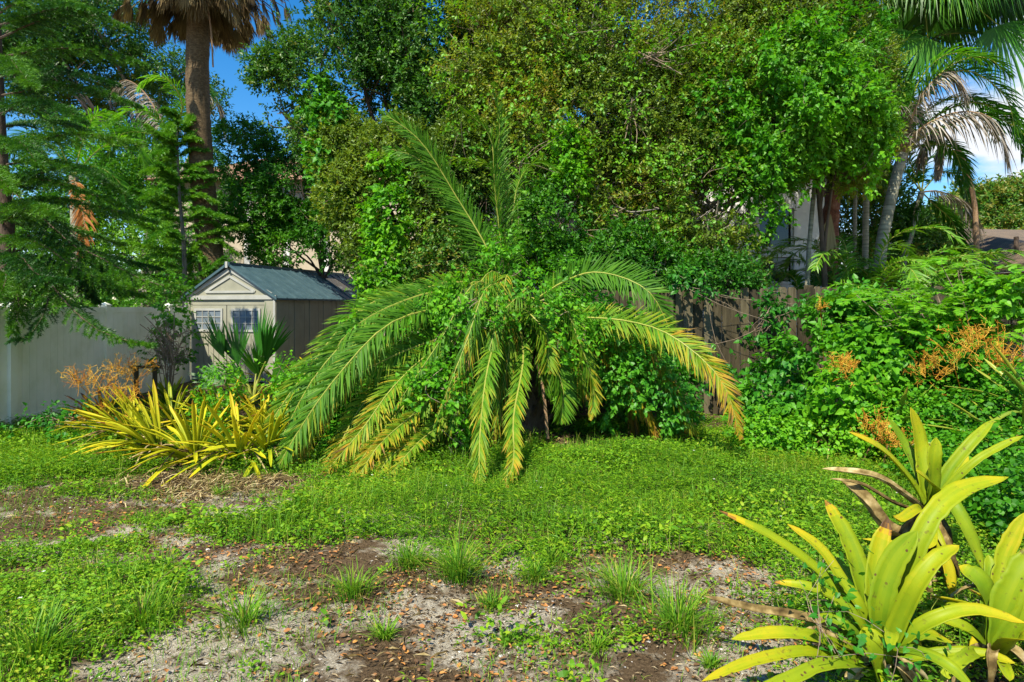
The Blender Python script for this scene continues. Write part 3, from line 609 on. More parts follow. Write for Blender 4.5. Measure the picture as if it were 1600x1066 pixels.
def beige_house():
    t = thing('beige_house', (-8, 24, 0), 'beige stucco house with red tiled roof glimpsed behind the shed', 'house')
    mb = MB(); mb.box((-12.5, 23, 0), (-3.2, 30, 6.2)); put(mb, 'wall', M['beige'], t)
    pl = MB()
    for x in (-9.6, -8.2, -6.8): pl.box((x, 22.94, 0), (x+.22, 22.998, 6.1))
    put(pl, 'pilaster', M['trim'], t)
    r = MB(); V = np.array([(-13, 22.5, 6.2), (-2.7, 22.5, 6.2), (-2.7, 30.5, 6.2), (-13, 30.5, 6.2), (-10, 26.5, 7.9), (-6, 26.5, 7.9)])
    r.add(V, [[0, 1, 5, 4], [2, 3, 4, 5]]); r.add(V, [[1, 2, 5], [3, 0, 4]]); r.add(V-np.array([0, 0, .005]), [[3, 2, 1, 0]]); put(r, 'roof', M['tile'], t)
beige_house()

def right_house():
    t = thing('shingled_house', (13, 18, 0), 'low house with brown shingle roof at the right edge', 'house')
    R1, R2 = P(1494, 357, 20), P(1760, 350, 21); E1, E2 = P(1522, 420, 16), P(1700, 372, 12.5)
    E1[2] = E2[2] = 2.68; R2[2] = R1[2]
    r = MB(); th = np.array([0, 0, -.12]); V = np.vstack([R1, R2, E2, E1, R1+th, R2+th, E2+th, E1+th])
    r.add(V, [[0, 1, 2, 3], [7, 6, 5, 4], [0, 3, 7, 4], [3, 2, 6, 7], [2, 1, 5, 6]]); 
    B1 = R1+np.array([1.2, 3.5, -1.3]); B2 = R2+np.array([1.2, 3.5, -1.3]); r.add(np.vstack([R1, B1, B2, R2]), [[0, 1, 2, 3]])
    put(r, 'roof', M['shingle'], t)
    f = MB(); d = nrm(E2-E1); n = np.array([d[1], -d[0], 0]);
    if n[1] > 0: n = -n
    V = np.vstack([E1+n*.003+th*1.5, E2+n*.003+th*1.5, E2+n*.003, E1+n*.003, E1+n*.1+th*1.3, E2+n*.1+th*1.3, E2+n*.1, E1+n*.1]); f.add(V, [[4, 5, 6, 7], [0, 4, 7, 3], [1, 2, 6, 5], [0, 1, 5, 4]]); put(f, 'gutter', M['trim'], t)
    w_ = MB(); a = E1+np.array([.45, .35, 0]); b = E2+np.array([.45, .35, 0]); a[2] = b[2] = 2.5
    a0 = a.copy(); b0 = b.copy(); a0[2] = b0[2] = 0; c = a+np.array([1.9, 3.2, 0]); c0 = c.copy(); c0[2] = 0; w_.add(np.vstack([a0, b0, b, a]), [[0, 1, 2, 3]]); w_.add(np.vstack([c0, a0, a, c]), [[0, 1, 2, 3]])
    gt = R1+np.array([.3, -.1, -.2]); w_.add(np.vstack([a, c, gt]), [[0, 1, 2]])
    put(w_, 'wall', M['beige'], t)
    v = MB(); q = P(1588, 388, 15); q[2] = 0; vp = q.copy(); vp[2] = 3.0; v.tube(spline([vp, vp+np.array([0, 0, .35])], 3), .05, 8); put(v, 'vent_pipe', M['barkdk'], t)
right_house()

# ================================================================== FOLIAGE
def foliage(mb, blobs, n, L, Wf, rng, tm=RH, k=8, twig=.22, shell=.5, gap=.42, gf=1.1, tb=.5, tv=.3, mat=0, droop=.15, twigs=0, tmat=1, up=.35, tf=.6):
    """blobs: (centre, radii). n twigs with k leaves each, thinned by noise so gaps and clumps form"""
    B = np.array([np.concatenate([b[0], b[1]]) for b in blobs]); wt = (B[:, 3]*B[:, 4]*B[:, 5])**(.67); wt /= wt.sum()
    i = rng.choice(len(B), n, p=wt); u = rdir(rng, n); r = shell+(1.04-shell)*rng.uniform(0, 1, n)**.7
    p = B[i, :3]+B[i, 3:]*u*r[:, None]
    g = fbm(p, gf, 5.); keep = g > gap+rng.uniform(-.06, .06, n)
    p, u = p[keep], u[keep]; n = len(p)
    if n == 0: return p
    D = nrm(u*.8+rng.normal(0, .5, (n, 3))+np.array([0, 0, up])); tl = twig*rng.uniform(.5, 1.3, n)
    ct = np.clip(tb+tv*2*(fbm(p, tf, 9.)-.5)*1.6+rng.normal(0, tv*.35, n), 0, 1)
    A = nrm(np.cross(D, rdir(rng, n))); Bv = np.cross(D, A)
    for j in range(k):
        f = (j+.6)/k; an = j*2.4+rng.uniform(0, .8, n)
        pos = p+D*(tl*f)[:, None]
        side = A*np.cos(an)[:, None]+Bv*np.sin(an)[:, None]
        ld = side*1.0+D*(.35+.9*f)+rng.normal(0, .25, (n, 3))-np.array([0, 0, droop])
        nn = nrm(np.array([0, 0, .75])+u*.55+rng.normal(0, .4, (n, 3)))
        l = L*rng.uniform(.6, 1.25, n)
        leaves(mb, pos, ld, nn, l, l*Wf*rng.uniform(.8, 1.2, n), tm, np.clip(ct+rng.uniform(-.22, .22, n), 0, 1), mat)
    if twigs:
        idx = rng.choice(n, min(n, twigs), replace=False)
        for q in idx:
            mid = p[q]-u[q]*rng.uniform(.2, .5); mid = mid+rng.normal(0, .06, 3)
            mb.tube(np.array([mid, (mid+p[q])/2+rng.normal(0, .03, 3), p[q]+D[q]*tl[q]]), [.008, .006, .003], 4, rng.uniform(0, 1), tmat, cap=False)
    return p
def PB(px, py, d, rx, ry, rz):
    """blob centred at a pixel, radii rx, ry in pixels at that distance, rz metres deep"""
    return (P(px, py, d), np.array((rx*d/1000., rz, ry*d/1000.)))
def tree(name, label, cat, base, trunk, r0, blobs, n, L, Wf, lmat, bark, seed, limbs=None, group=None, crown='crown', **kw):
    rng = np.random.default_rng(seed); t = thing(name, base, label, cat, group)
    tp = spline([base]+list(trunk), 14); mb = MB(); mb.tube(tp, np.linspace(r0, r0*.45, 14), 9, rough=.08, rng=rng)
    for c, rr in (blobs if limbs is None else blobs[:limbs]):
        j = rng.integers(6, 13); s = tp[j]; m = (s+c)/2+rng.normal(0, .15, 3)+np.array([0, 0, .15]); q = spline([s, m, c], 9)
        mb.tube(q, np.linspace(r0*.4, r0*.12, 9), 6, rough=.1, rng=rng)
        for e in range(4):
            s2 = q[rng.integers(4, 9)]; e2 = c+rdir(rng, 1)[0]*rr*.85; mb.tube(spline([s2, (s2+e2)/2+rng.normal(0, .1, 3), e2], 6), np.linspace(r0*.14, .008, 6), 5)
    put(mb, 'trunk', M[bark], t, True)
    f = MB(); foliage(f, blobs, n, L, Wf, rng, **kw); put(f, crown, [M[lmat], M['twig']], t)
    return t

# big central mass -------------------------------------------------
tree('broadleaf_tree', 'tall dark leaved tree with blue sky showing through, left of the centre', 'tree', (-2.6, 13.4, 0), [(-2.4, 13.4, 2.6), (-2.0, 13.3, 5.2)], .16,
     [PB(490, 120, 13.2, 100, 70, 1.0), PB(560, 40, 13.4, 130, 80, 1.2), PB(680, 70, 13.4, 130, 100, 1.2), PB(600, 150, 13.2, 110, 70, 1.0), PB(700, 190, 13, 100, 70, .9), PB(800, 60, 13.6, 110, 100, 1.1), PB(520, 210, 13, 70, 60, .8), PB(640, -40, 13.8, 180, 70, 1.5), PB(430, 115, 13.2, 45, 28, .5), PB(440, 175, 13.2, 40, 26, .5)],
     16500, .095, .52, 'oak', 'barkdk', 21, k=8, gap=.45, gf=.95, tb=.55, tv=.25, twigs=700, shell=.35)
tree('broadleaf_tree', 'dense tree with small olive and yellow-green leaves rising behind the drooping palm', 'tree', (1.6, 12.2, 0), [(1.5, 12.2, 2.2), (1.3, 12.1, 5)], .14,
     [PB(780, 100, 12.2, 110, 110, .9), PB(870, 60, 12, 120, 120, 1.0), PB(980, 60, 12, 120, 110, 1.0), PB(900, 190, 11.8, 120, 100, .9), PB(1000, 190, 11.8, 110, 100, .9), PB(820, 250, 11.8, 90, 80, .7), PB(1090, 60, 12.1, 120, 110, 1.0), PB(960, 290, 11.7, 110, 70, .8), PB(900, -60, 12.6, 260, 80, 1.3), PB(760, 190, 12.0, 60, 60, .6)],
     25000, .078, .5, 'olive', 'barkgr', 22, k=8, gap=.38, gf=1.25, tb=.60, tv=.42, twigs=2300, shell=.45)
tree('broadleaf_tree', 'dense tree with brownish olive leaves over the white house', 'tree', (3.6, 12.3, 0), [(3.5, 12.2, 2.2), (3.3, 12.1, 4.6)], .13,
     [PB(1060, 240, 11.7, 110, 100, .9), PB(1120, 150, 11.8, 110, 100, .9), PB(1080, 330, 11.6, 110, 70, .8), PB(1000, 350, 11.6, 90, 60, .7), PB(1180, 60, 12.2, 110, 90, 1.0), PB(1160, 250, 11.8, 70, 70, .7), PB(1150, 330, 11.7, 60, 60, .6), PB(1100, 410, 11.3, 90, 50, .6), PB(1250, 20, 12.4, 110, 70, 1), PB(1240, 200, 12, 80, 80, .8), PB(1320, 120, 12, 70, 80, .8), PB(1215, 290, 11.8, 50, 40, .5), PB(1340, 220, 12, 50, 50, .6), PB(1060, 300, 11.2, 80, 50, .4), PB(1130, 280, 11.2, 60, 50, .4), PB(980, 330, 11.2, 80, 40, .4), PB(1110, 370, 11.1, 70, 40, .4), PB(1195, 340, 11.4, 28, 40, .3), PB(1240, 270, 11.6, 40, 30, .3), PB(1330, 265, 11.8, 35, 40, .4)],
     25000, .078, .5, 'olive', 'barkgr', 23, k=8, gap=.38, gf=1.2, tb=.56, tv=.42, twigs=2200, shell=.45)
tree('leafy_tree', 'vine smothered tree with bright green leaves beside the reddish trunk', 'tree', (5.9, 11.9, 0), [(5.8, 11.9, 2.5), (5.4, 11.5, 5)], .07,
     [PB(1230, 110, 11.2, 80, 80, .7), PB(1290, 90, 11.2, 80, 70, .7), PB(1310, 170, 11, 80, 70, .6), PB(1230, 210, 11.2, 70, 70, .6), PB(1280, 225, 11.1, 70, 35, .5), PB(1340, 200, 11, 50, 45, .5), PB(1190, 270, 11.2, 45, 45, .5)],
     6500, .075, .6, 'green', 'barkdk', 24, tm=HX, k=7, gap=.46, gf=1.6, tb=.6, tv=.4, twigs=250, droop=.5, up=0, shell=.5)
tree('leafy_tree', 'dark leafy small tree with thin stems behind the shed roof', 'tree', (-5.2, 17.5, 0), [(-5.1, 17.4, 2.0), (-5.3, 17.3, 3.6)], .09,
     [PB(400, 330, 17, 60, 50, .8), PB(470, 300, 17, 70, 60, .9), PB(530, 360, 16.6, 60, 60, .8), PB(450, 390, 17, 60, 30, .7), PB(380, 240, 17.5, 55, 50, .8), PB(500, 240, 17, 60, 50, .8), PB(560, 290, 16.5, 50, 60, .7)],
     8500, .11, .5, 'green', 'barkdk', 25, k=8, gap=.46, tb=.30, tv=.3, twigs=300)
tree('leafy_tree', 'green leafy tree between the shed and the palm, with brown-tinged leaves', 'tree', (-2.4, 12.2, 0), [(-2.3, 12.2, 1.7), (-2.2, 12.1, 3.2)], .08,
     [PB(560, 310, 12.2, 60, 60, .6), PB(620, 250, 12.2, 60, 60, .7), PB(680, 300, 12, 70, 70, .7), PB(540, 240, 12.4, 50, 55, .5), PB(660, 370, 11.8, 70, 50, .6), PB(590, 390, 11.9, 50, 50, .5), PB(720, 250, 12, 50, 60, .6)],
     11000, .08, .5, 'olive', 'barkdk', 26, k=8, gap=.40, tb=.45, tv=.34, twigs=500)
tree('understory_shrub', 'dark green shrub growing over the wood fence behind the palm', 'shrub', (1.2, 10.9, 0), [(1.2, 10.9, 1.2), (1.1, 10.8, 2.2)], .05,
     [PB(880, 350, 10.9, 80, 60, .5), PB(940, 400, 10.8, 90, 50, .5), PB(1020, 430, 10.7, 80, 45, .5), PB(1110, 440, 10.6, 80, 35, .5), PB(860, 430, 10.6, 60, 50, .5)],
     6000, .075, .6, 'green', 'barkdk', 27, tm=RH, k=8, gap=.42, tb=.40, tv=.3, twigs=250)
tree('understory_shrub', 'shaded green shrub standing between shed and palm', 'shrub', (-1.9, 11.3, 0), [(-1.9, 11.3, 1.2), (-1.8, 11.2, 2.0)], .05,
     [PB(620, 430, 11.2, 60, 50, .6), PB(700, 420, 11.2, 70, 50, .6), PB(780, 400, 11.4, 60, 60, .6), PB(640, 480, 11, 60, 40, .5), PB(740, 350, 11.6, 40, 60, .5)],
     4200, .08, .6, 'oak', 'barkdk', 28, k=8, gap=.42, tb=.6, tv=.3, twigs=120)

# backdrop trees -------------------------------------------------
tree('oak_tree', 'distant oak crown against the blue sky at the upper left', 'tree', (-15.5, 27, 0), [(-15.3, 27, 4), (-15, 27, 8)], .35,
     [PB(150, 40, 26, 90, 50, 2), PB(60, 30, 26, 90, 70, 2), PB(255, 110, 27, 50, 28, 1.5), PB(200, 160, 27, 60, 40, 1.5), PB(110, 130, 26, 80, 60, 2), PB(330, 170, 27, 30, 35, 1), PB(20, 120, 26, 60, 60, 2)],
     7000, .17, .5, 'oak', 'barkgr', 31, k=8, twig=.5, gap=.48, gf=.45, tb=.55, tv=.3, twigs=250, tf=.3)
tree('hedge_tree', 'yellow-green bushy tree behind the left fence', 'tree', (-11, 19.5, 0), [(-11, 19.5, 1.5), (-10.8, 19.5, 3.2)], .12,
     [PB(200, 330, 19, 90, 60, 1.2), PB(120, 300, 19.5, 80, 60, 1.2), PB(250, 290, 19, 60, 50, 1.), PB(210, 400, 18.5, 100, 50, 1.2), PB(70, 380, 18.5, 70, 70, 1.2), PB(290, 360, 18, 50, 60, 1), PB(150, 230, 20, 90, 40, 1.2), PB(310, 430, 17.5, 60, 40, .8), PB(130, 460, 17.5, 120, 30, .8), PB(20, 300, 19.5, 60, 70, 1.2)],
     8200, .12, .5, 'green', 'barkgr', 32, k=8, twig=.35, gap=.40, gf=.7, tb=.62, tv=.35, twigs=100)
tree('oak_tree', 'far rounded oak crown above the shingle roof at the right', 'tree', (33, 42, 0), [(33, 42, 3), (33, 42, 6)], .4,
     [PB(1520, 330, 41, 45, 32, 2.5), PB(1580, 320, 41, 40, 32, 2.5), PB(1640, 330, 41, 60, 40, 3), PB(1480, 350, 41, 30, 22, 2), PB(1560, 360, 40, 100, 25, 2.5)],
     6000, .28, .5, 'oak', 'barkgr', 33, k=8, twig=.7, gap=.30, gf=.4, tb=.9, tv=.2, tf=.3)
tree('hedge_tree', 'green bushes filling behind the wood fence below the ringed palms', 'tree', (10.8, 19, 0), [(10.8, 19, 1.0), (10.8, 19, 2.2)], .1,
     [PB(1350, 330, 18, 60, 60, 1.2), PB(1400, 380, 18.5, 60, 50, 1.2), PB(1340, 250, 17, 50, 60, 1.0), PB(1460, 400, 19, 60, 30, 1.), PB(1330, 420, 17, 60, 40, 1), PB(1430, 440, 18, 80, 25, 1)],
     5200, .12, .5, 'oak', 'barkgr', 34, k=8, twig=.35, gap=.40, gf=.7, tb=.8, tv=.35)

# ================================================================== PALM FRONDS
def frond(mb, pts, LL=.35, n=80, W=.022, tint=.4, tipt=None, tv=.12, ang=50, vee=.35, grav=.25, rr=.012, rng=None, start=.12, mat=0, rmat=1, seg=4, twist=.0, hang=0., missing=.0, face=None):
    """pinnate frond along a curve through pts; both rows of leaflets and the midrib in one mesh"""
    C = spline(pts, 48); ds = np.concatenate([[0], np.cumsum(np.linalg.norm(np.diff(C, axis=0), axis=1))]); tot = ds[-1]
    mb.tube(C[::3], np.linspace(rr, rr*.25, len(C[::3])), 5, .5, rmat)
    for sd in (-1, 1):
        s = np.linspace(start, 1, n)+rng.normal(0, .25/n, n); s = np.clip(s, 0, .999)
        if missing: s = s[rng.uniform(0, 1, n) > missing]
        m = len(s)
        b = np.stack([np.interp(s*tot, ds, C[:, k]) for k in range(3)], -1)
        e = 1e-2; b2 = np.stack([np.interp(np.minimum(s+e, 1)*tot, ds, C[:, k]) for k in range(3)], -1); b1 = np.stack([np.interp((s-e)*tot, ds, C[:, k]) for k in range(3)], -1)
        T = nrm(b2-b1); side = np.cross(T, np.array([0, 0, 1.])); ln = np.linalg.norm(side, axis=1, keepdims=True)
        ref = nrm(np.cross(C[-1]-C[0], np.array([0, 0, 1.])))
        side = nrm(side*ln+ref*(1-ln)*.6+ref*.15); U = np.cross(side, T)
        if face is not None: side = nrm(np.cross(T, np.array(face, float))); U = np.cross(side, T)
        if twist: c_, s_ = math.cos(twist), math.sin(twist); side, U = side*c_+U*s_, U*c_-side*s_
        q = (s-start)/(1-start); Lq = LL*np.clip(np.sin(np.pi*np.clip(q*.80+.16, 0, 1))**.6, .12, 1)*rng.uniform(.88, 1.08, m)
        Lq = Lq*np.where(q > .9, 1-.6*(q-.9)/.1, 1)
        an = R(ang)*(1.15-.45*q)+rng.normal(0, .13, m); d = T*np.cos(an)[:, None]+side*sd*np.sin(an)[:, None]*math.cos(vee)+U*(np.sin(an)*math.sin(vee)+rng.normal(0, .16, m))[:, None]
        d = nrm(d+np.array([0, 0, -hang])); wv = nrm(T-d*np.sum(T*d, 1, keepdims=True)+rng.normal(0, .15, (m, 3)))
        ts = np.linspace(0, 1, seg+1); wd = np.interp(ts, [0, .25, .7, 1], [.5, 1, .7, .0])
        V = []
        for t_, w_ in zip(ts, wd):
            c = b+d*(Lq*t_)[:, None]+np.array([0, 0, -1.])*(grav*Lq*t_**2)[:, None]*rng.uniform(.7, 1.3, m)[:, None] if False else b+d*(Lq*t_)[:, None]-np.array([0, 0, 1.])*(grav*Lq*t_**2)[:, None]
            V += [c-wv*W*w_*.5, c+wv*W*w_*.5]
        V = np.stack(V, 1); k2 = 2*(seg+1); bs = np.arange(m)[:, None, None]*k2; j = np.arange(seg)[None, :, None]*2
        F = (bs+j+np.array([0, 1, 3, 2])[None, None]).reshape(-1, 4)
        tt = tint+(0 if tipt is None else (tipt-tint)*q)+rng.normal(0, tv, m)
        tt = np.repeat(np.clip(tt, 0, 1), seg)+(np.tile(np.linspace(0, .16, seg), m) if tipt is not None and tipt > .5 else 0)
        mb.add(V.reshape(-1, 3), F, np.clip(tt, 0, 1), mat)
def fanleaf(mb, c, d, Rr, rng, n=34, W=.035, tint=.5, spread=150, droop=.35, stalk=None, mat=0, rmat=1, nrmv=None):
    """fan palm leaf: blades radiating from c around direction d"""
    d = nrm(np.asarray(d, float)); nv = nrm(np.asarray(nrmv if nrmv is not None else (0, -.3, 1.), float)); s = nrm(np.cross(d, nv)); 
    a = np.linspace(-R(spread), R(spread), n)+rng.normal(0, .03, n)
    D = d[None]*np.cos(a)[:, None]+s[None]*np.sin(a)[:, None]; L = Rr*(1-.25*np.abs(a)/R(spread))*rng.uniform(.85, 1.08, n)
    wv = np.cross(D, np.cross(s, d)[None]); wv = nrm(wv+rng.normal(0, .15, (n, 3)))
    V = []; ts = [0, .3, .6, .8, 1]; wd = [.25, 1, .8, .45, 0]
    for t_, w_ in zip(ts, wd):
        c_ = c+D*(L*t_)[:, None]-np.array([0, 0, 1.])*(droop*L*t_**3)[:, None]; V += [c_-wv*W*w_*.5, c_+wv*W*w_*.5]
    V = np.stack(V, 1); bs = np.arange(n)[:, None, None]*10; j = np.arange(4)[None, :, None]*2
    mb.add(V.reshape(-1, 3), (bs+j+np.array([0, 1, 3, 2])[None, None]).reshape(-1, 4), np.repeat(np.clip(tint+rng.normal(0, .12, n), 0, 1), 4), mat)
    if stalk is not None: mb.tube(spline([stalk, (stalk+c)/2+np.array([0, 0, .08]), c], 7), np.linspace(.018, .010, 7), 5, .5, rmat)

def central_palm():
    rng = np.random.default_rng(41)
    base = np.array([.15, 8.7, float(gz(.15, 8.7))]); t = thing('date_palm', base, 'large sprawling date palm with drooping yellowing fronds in the centre of the yard', 'palm tree')
    mb = MB(); crown = base+np.array([-.05, 0, 1.75]); s_ = spline([base, base+np.array([-.02, 0, .9]), crown], 16)
    mb.tube(s_, np.linspace(.30, .20, 16)*(1+.12*(np.arange(16) % 2)), 12, rough=.2, rng=rng)
    for k in range(90):   # old leaf bases
        a = k*2.4; z = .1+1.6*k/90; r = .27-.05*k/90; c = base+np.array([math.cos(a)*r, math.sin(a)*r, z]); o = np.array([math.cos(a), math.sin(a), 1.1]); mb.tube(np.array([c, c+o*.05, c+o*.13]), [.05, .04, .02], 5, cap=True)
    put(mb, 'trunk', M['barkdk'], t, True)
    RF = (-.1, -1, .35); LF = (.15, -.9, .5); UF = (0, -1, .1)
    F = [  # control points (px, py, depth), leaflet length, tint, tip tint, kw
        ([(820, 480, 8.6), (890, 440, 8.3), (945, 424, 8.0), (1010, 452, 7.8), (1052, 525, 7.7)], .42, .25, .42, dict(vee=.1, grav=.05, n=85, face=RF, ang=52)),
        ([(820, 500, 8.5), (900, 492, 8.1), (980, 500, 7.6), (1050, 530, 7.2), (1110, 595, 6.9), (1158, 684, 6.7)], .40, .40, .86, dict(n=110, grav=.12, ang=44, tv=.10, vee=.1, face=RF)),
        ([(820, 490, 8.4), (870, 480, 7.9), (905, 530, 7.6), (925, 600, 7.5), (922, 655, 7.4)], .22, .35, .65, dict(n=80, ang=38)),
        ([(795, 470, 8.4), (775, 520, 7.7), (762, 600, 6.8), (757, 690, 6.2), (750, 772, 5.82)], .24, .32, .62, dict(n=100, ang=30, grav=.3)),
        ([(810, 500, 8.4), (808, 560, 7.7), (803, 640, 6.8), (795, 710, 6.2), (786, 775, 5.85)], .22, .38, .72, dict(n=90, ang=30, grav=.3)),
        ([(760, 490, 8.5), (690, 480, 8.0), (610, 510, 7.4), (530, 585, 6.9), (470, 670, 6.6), (428, 742, 6.5)], .42, .22, .45, dict(n=110, grav=.15, ang=44, face=LF, vee=.1)),
        ([(770, 520, 8.4), (690, 545, 7.7), (620, 600, 7.2), (560, 670, 6.7), (500, 748, 6.35)], .36, .35, .82, dict(n=100, grav=.2, ang=42, face=LF)),
        ([(780, 540, 8.3), (700, 590, 7.5), (640, 650, 7.1), (590, 705, 6.5), (550, 762, 6.05)], .28, .40, .80, dict(n=90, grav=.2, ang=40, face=LF)),
        ([(780, 560, 8.3), (720, 620, 7.5), (660, 680, 7.1), (615, 715, 6.5), (580, 764, 6.05)], .26, .42, .70, dict(n=80, grav=.2, ang=40, face=LF)),
        ([(760, 500, 8.5), (700, 520, 8.0), (640, 570, 7.6), (600, 640, 7.4), (560, 700, 7.3)], .38, .28, .5, dict(n=90, face=LF)),
        ([(790, 480, 8.8), (765, 400, 8.8), (715, 300, 8.7), (655, 222, 8.6), (592, 172, 8.5)], .42, .32, .45, dict(n=95, vee=.2, grav=.1, ang=36, face=UF)),
        ([(795, 480, 8.9), (780, 400, 9.0), (772, 300, 9.1), (755, 220, 9.1), (715, 165, 9.0)], .38, .32, .6, dict(n=85, vee=.3, grav=.15, ang=38)),
        ([(800, 480, 9.0), (800, 380, 9.3), (790, 290, 9.4), (760, 250, 9.4), (700, 245, 9.3)], .36, .40, .8, dict(n=80, vee=.2, grav=.4)),
        ([(800, 480, 9.0), (800, 370, 9.3), (810, 290, 9.5), (835, 255, 9.5), (880, 270, 9.4)], .36, .30, .7, dict(n=80, vee=.2, grav=.4)),
        ([(800, 480, 9.0), (785, 380, 9.2), (780, 270, 9.4), (775, 190, 9.4), (770, 140, 9.3)], .34, .30, .5, dict(n=85, vee=.5, grav=.15, ang=34)),
        ([(780, 480, 9.0), (740, 400, 9.2), (700, 320, 9.3), (670, 270, 9.3), (640, 250, 9.3)], .45, .05, .2, dict(n=85, vee=.3)),  # this frond and the next: shade painted into the dark leaflet tint
        ([(790, 480, 9.0), (750, 440, 9.2), (720, 370, 9.3), (700, 310, 9.3)], .42, .05, .2, dict(n=70, vee=.3)),
        ([(790, 480, 8.8), (750, 400, 8.9), (700, 300, 8.9), (650, 250, 8.8), (600, 230, 8.7)], .44, .15, .3, dict(n=85, ang=38, face=UF)),
        ([(830, 500, 8.7), (900, 500, 8.4), (960, 545, 8.2), (1000, 610, 8.0), (1030, 680, 7.9)], .36, .50, .9, dict(n=85, grav=.5, hang=.6)),
        ([(830, 500, 8.9), (930, 480, 8.8), (1000, 520, 8.5), (1050, 600, 8.2), (1075, 690, 8.0)], .38, .55, .95, dict(n=85, grav=.5, hang=.7)),
        ([(830, 500, 8.9), (920, 500, 8.8), (970, 560, 8.6), (990, 640, 8.5), (1000, 700, 8.4)], .38, .7, 1., dict(n=80, grav=.6, hang=.8)),
        ([(850, 500, 8.6), (930, 470, 8.3), (1010, 520, 8.0), (1060, 600, 7.8), (1090, 680, 7.7)], .34, .35, .7, dict(n=90, hang=.6)),
        ([(780, 520, 8.5), (740, 540, 8.1), (700, 600, 7.9), (670, 680, 7.8), (650, 730, 7.7)], .36, .42, .7, dict(n=80, hang=.4)),
        ([(810, 480, 8.3), (830, 480, 7.9), (850, 520, 7.7), (855, 580, 7.6)], .28, .4, .55, dict(n=60)),
        ([(790, 480, 8.4), (700, 455, 8.1), (620, 470, 7.8), (550, 520, 7.5), (505, 590, 7.4), (480, 640, 7.3)], .38, .2, .4, dict(n=90, face=LF)),
        ([(770, 500, 8.6), (680, 475, 8.3), (580, 500, 7.8), (500, 580, 7.3), (450, 660, 7.0), (420, 730, 6.8)], .40, .15, .35, dict(n=100, face=LF)),
        ([(770, 510, 8.4), (690, 520, 7.9), (600, 560, 7.5), (530, 630, 7.0), (462, 725, 6.7)], .36, .25, .78, dict(n=95, face=LF)),
        ([(770, 540, 8.3), (710, 560, 7.8), (640, 620, 7.5), (580, 690, 7.0), (530, 750, 6.8)], .32, .3, .85, dict(n=90, hang=.3)),
        ([(780, 540, 8.3), (740, 590, 7.8), (700, 650, 7.5), (670, 720, 7.3), (650, 750, 7.2)], .34, .35, .55, dict(n=80)),
        ([(790, 520, 8.3), (740, 520, 7.9), (690, 570, 7.6), (650, 640, 7.4), (620, 700, 7.2)], .34, .3, .5, dict(n=80)),
        ([(800, 520, 8.3), (770, 560, 7.9), (730, 620, 7.6), (705, 680, 7.4), (690, 730, 7.2)], .32, .35, .6, dict(n=80)),
        ([(790, 500, 8.2), (760, 490, 7.8), (720, 530, 7.6), (680, 600, 7.4)], .34, .25, .4, dict(n=80)),
        ([(820, 500, 8.3), (850, 540, 7.9), (870, 600, 7.7), (875, 660, 7.6)], .28, .35, .5, dict(n=70)),
        ([(830, 500, 8.6), (890, 480, 8.4), (940, 500, 8.2), (975, 560, 8.1), (985, 630, 8.0)], .3, .35, .6, dict(n=70)),
        ([(820, 490, 9.2), (880, 470, 9.6), (950, 520, 9.6), (1000, 600, 9.4)], .4, .5, .9, dict(n=70, hang=.4)),
    ]
    for k in range(22):
        a = R(rng.uniform(165, 375)); L_ = rng.uniform(1.3, 2.3); h = np.array([math.cos(a)*1.1, math.sin(a)*.45, 0]); c0 = crown+rng.normal(0, .08, 3)-np.array([0, 0, .2]); up = rng.uniform(.0, .3)
        pz = [c0, c0+h*L_*.4+np.array([0, 0, up]), c0+h*L_*.75+np.array([0, 0, up*.3-.4]), c0+h*L_*.98-np.array([0, 0, rng.uniform(.9, 1.2)])]; f = MB()
        frond(f, pz, LL=.34, n=90, W=.016, tint=rng.uniform(.0, .35), tipt=rng.uniform(.2, .7), tv=.2, rng=rng, rr=.012, grav=.6, ang=42, hang=rng.uniform(.2, .8), missing=.2); put(f, 'frond', [M['phoenix'], M['rachis']], t)
    for k in range(16):
        a = R(rng.uniform(188, 262)); L_ = rng.uniform(1.7, 2.9); h = np.array([math.cos(a), math.sin(a)*.75, 0]); c0 = crown+rng.normal(0, .08, 3); up = rng.uniform(.0, .35)
        pz = [c0, c0+h*L_*.4+np.array([0, 0, up])+rng.normal(0, .06, 3), c0+h*L_*.75+np.array([0, 0, up*.3-.45])+rng.normal(0, .08, 3), c0+h*L_*.98-np.array([0, 0, rng.uniform(1.0, 1.5)])]; f = MB()
        frond(f, pz, LL=rng.uniform(.2, .3), n=120, W=.013, tint=rng.uniform(.05, .45), tipt=rng.uniform(.3, .85), tv=.22, rng=rng, rr=.010, grav=.5, ang=36, hang=rng.uniform(.1, .7), missing=.2); put(f, 'frond', [M['phoenix'], M['rachis']], t)
    for q in [F[i] for i in (5, 6, 7, 8, 9, 24, 25, 26, 27, 28, 29, 30)]:
        o_ = rng.normal(0, 1, 2); F.append(([(x+o_[0]*22*(i > 0), y+o_[1]*14*(i > 0), d+.15) for i, (x, y, d) in enumerate(q[0])], q[1]*.95, rng.uniform(.1, .4), rng.uniform(.35, .8), q[4]))
    for pts, LL, t0, t1, kw in F:
        kw = dict(kw); kw['n'] = int(kw.get('n', 80)*1.7); LL *= (.80 if 'face' in kw else 1.12); wob = rng.normal(0, .04, (len(pts), 3)); wob[0] = wob[-1] = 0; pts = [tuple(P(*q)+w2) for q, w2 in zip(pts, wob)]
        f = MB(); frond(f, pts, LL=LL, tint=t0*.8, tipt=t1*(.93 if pts[-1][2] < 1 else .6), rng=rng, rr=.016, missing=rng.uniform(.02, .14), W=.020, **kw)
        put(f, 'frond', [M['phoenix'], M['rachis']], t)
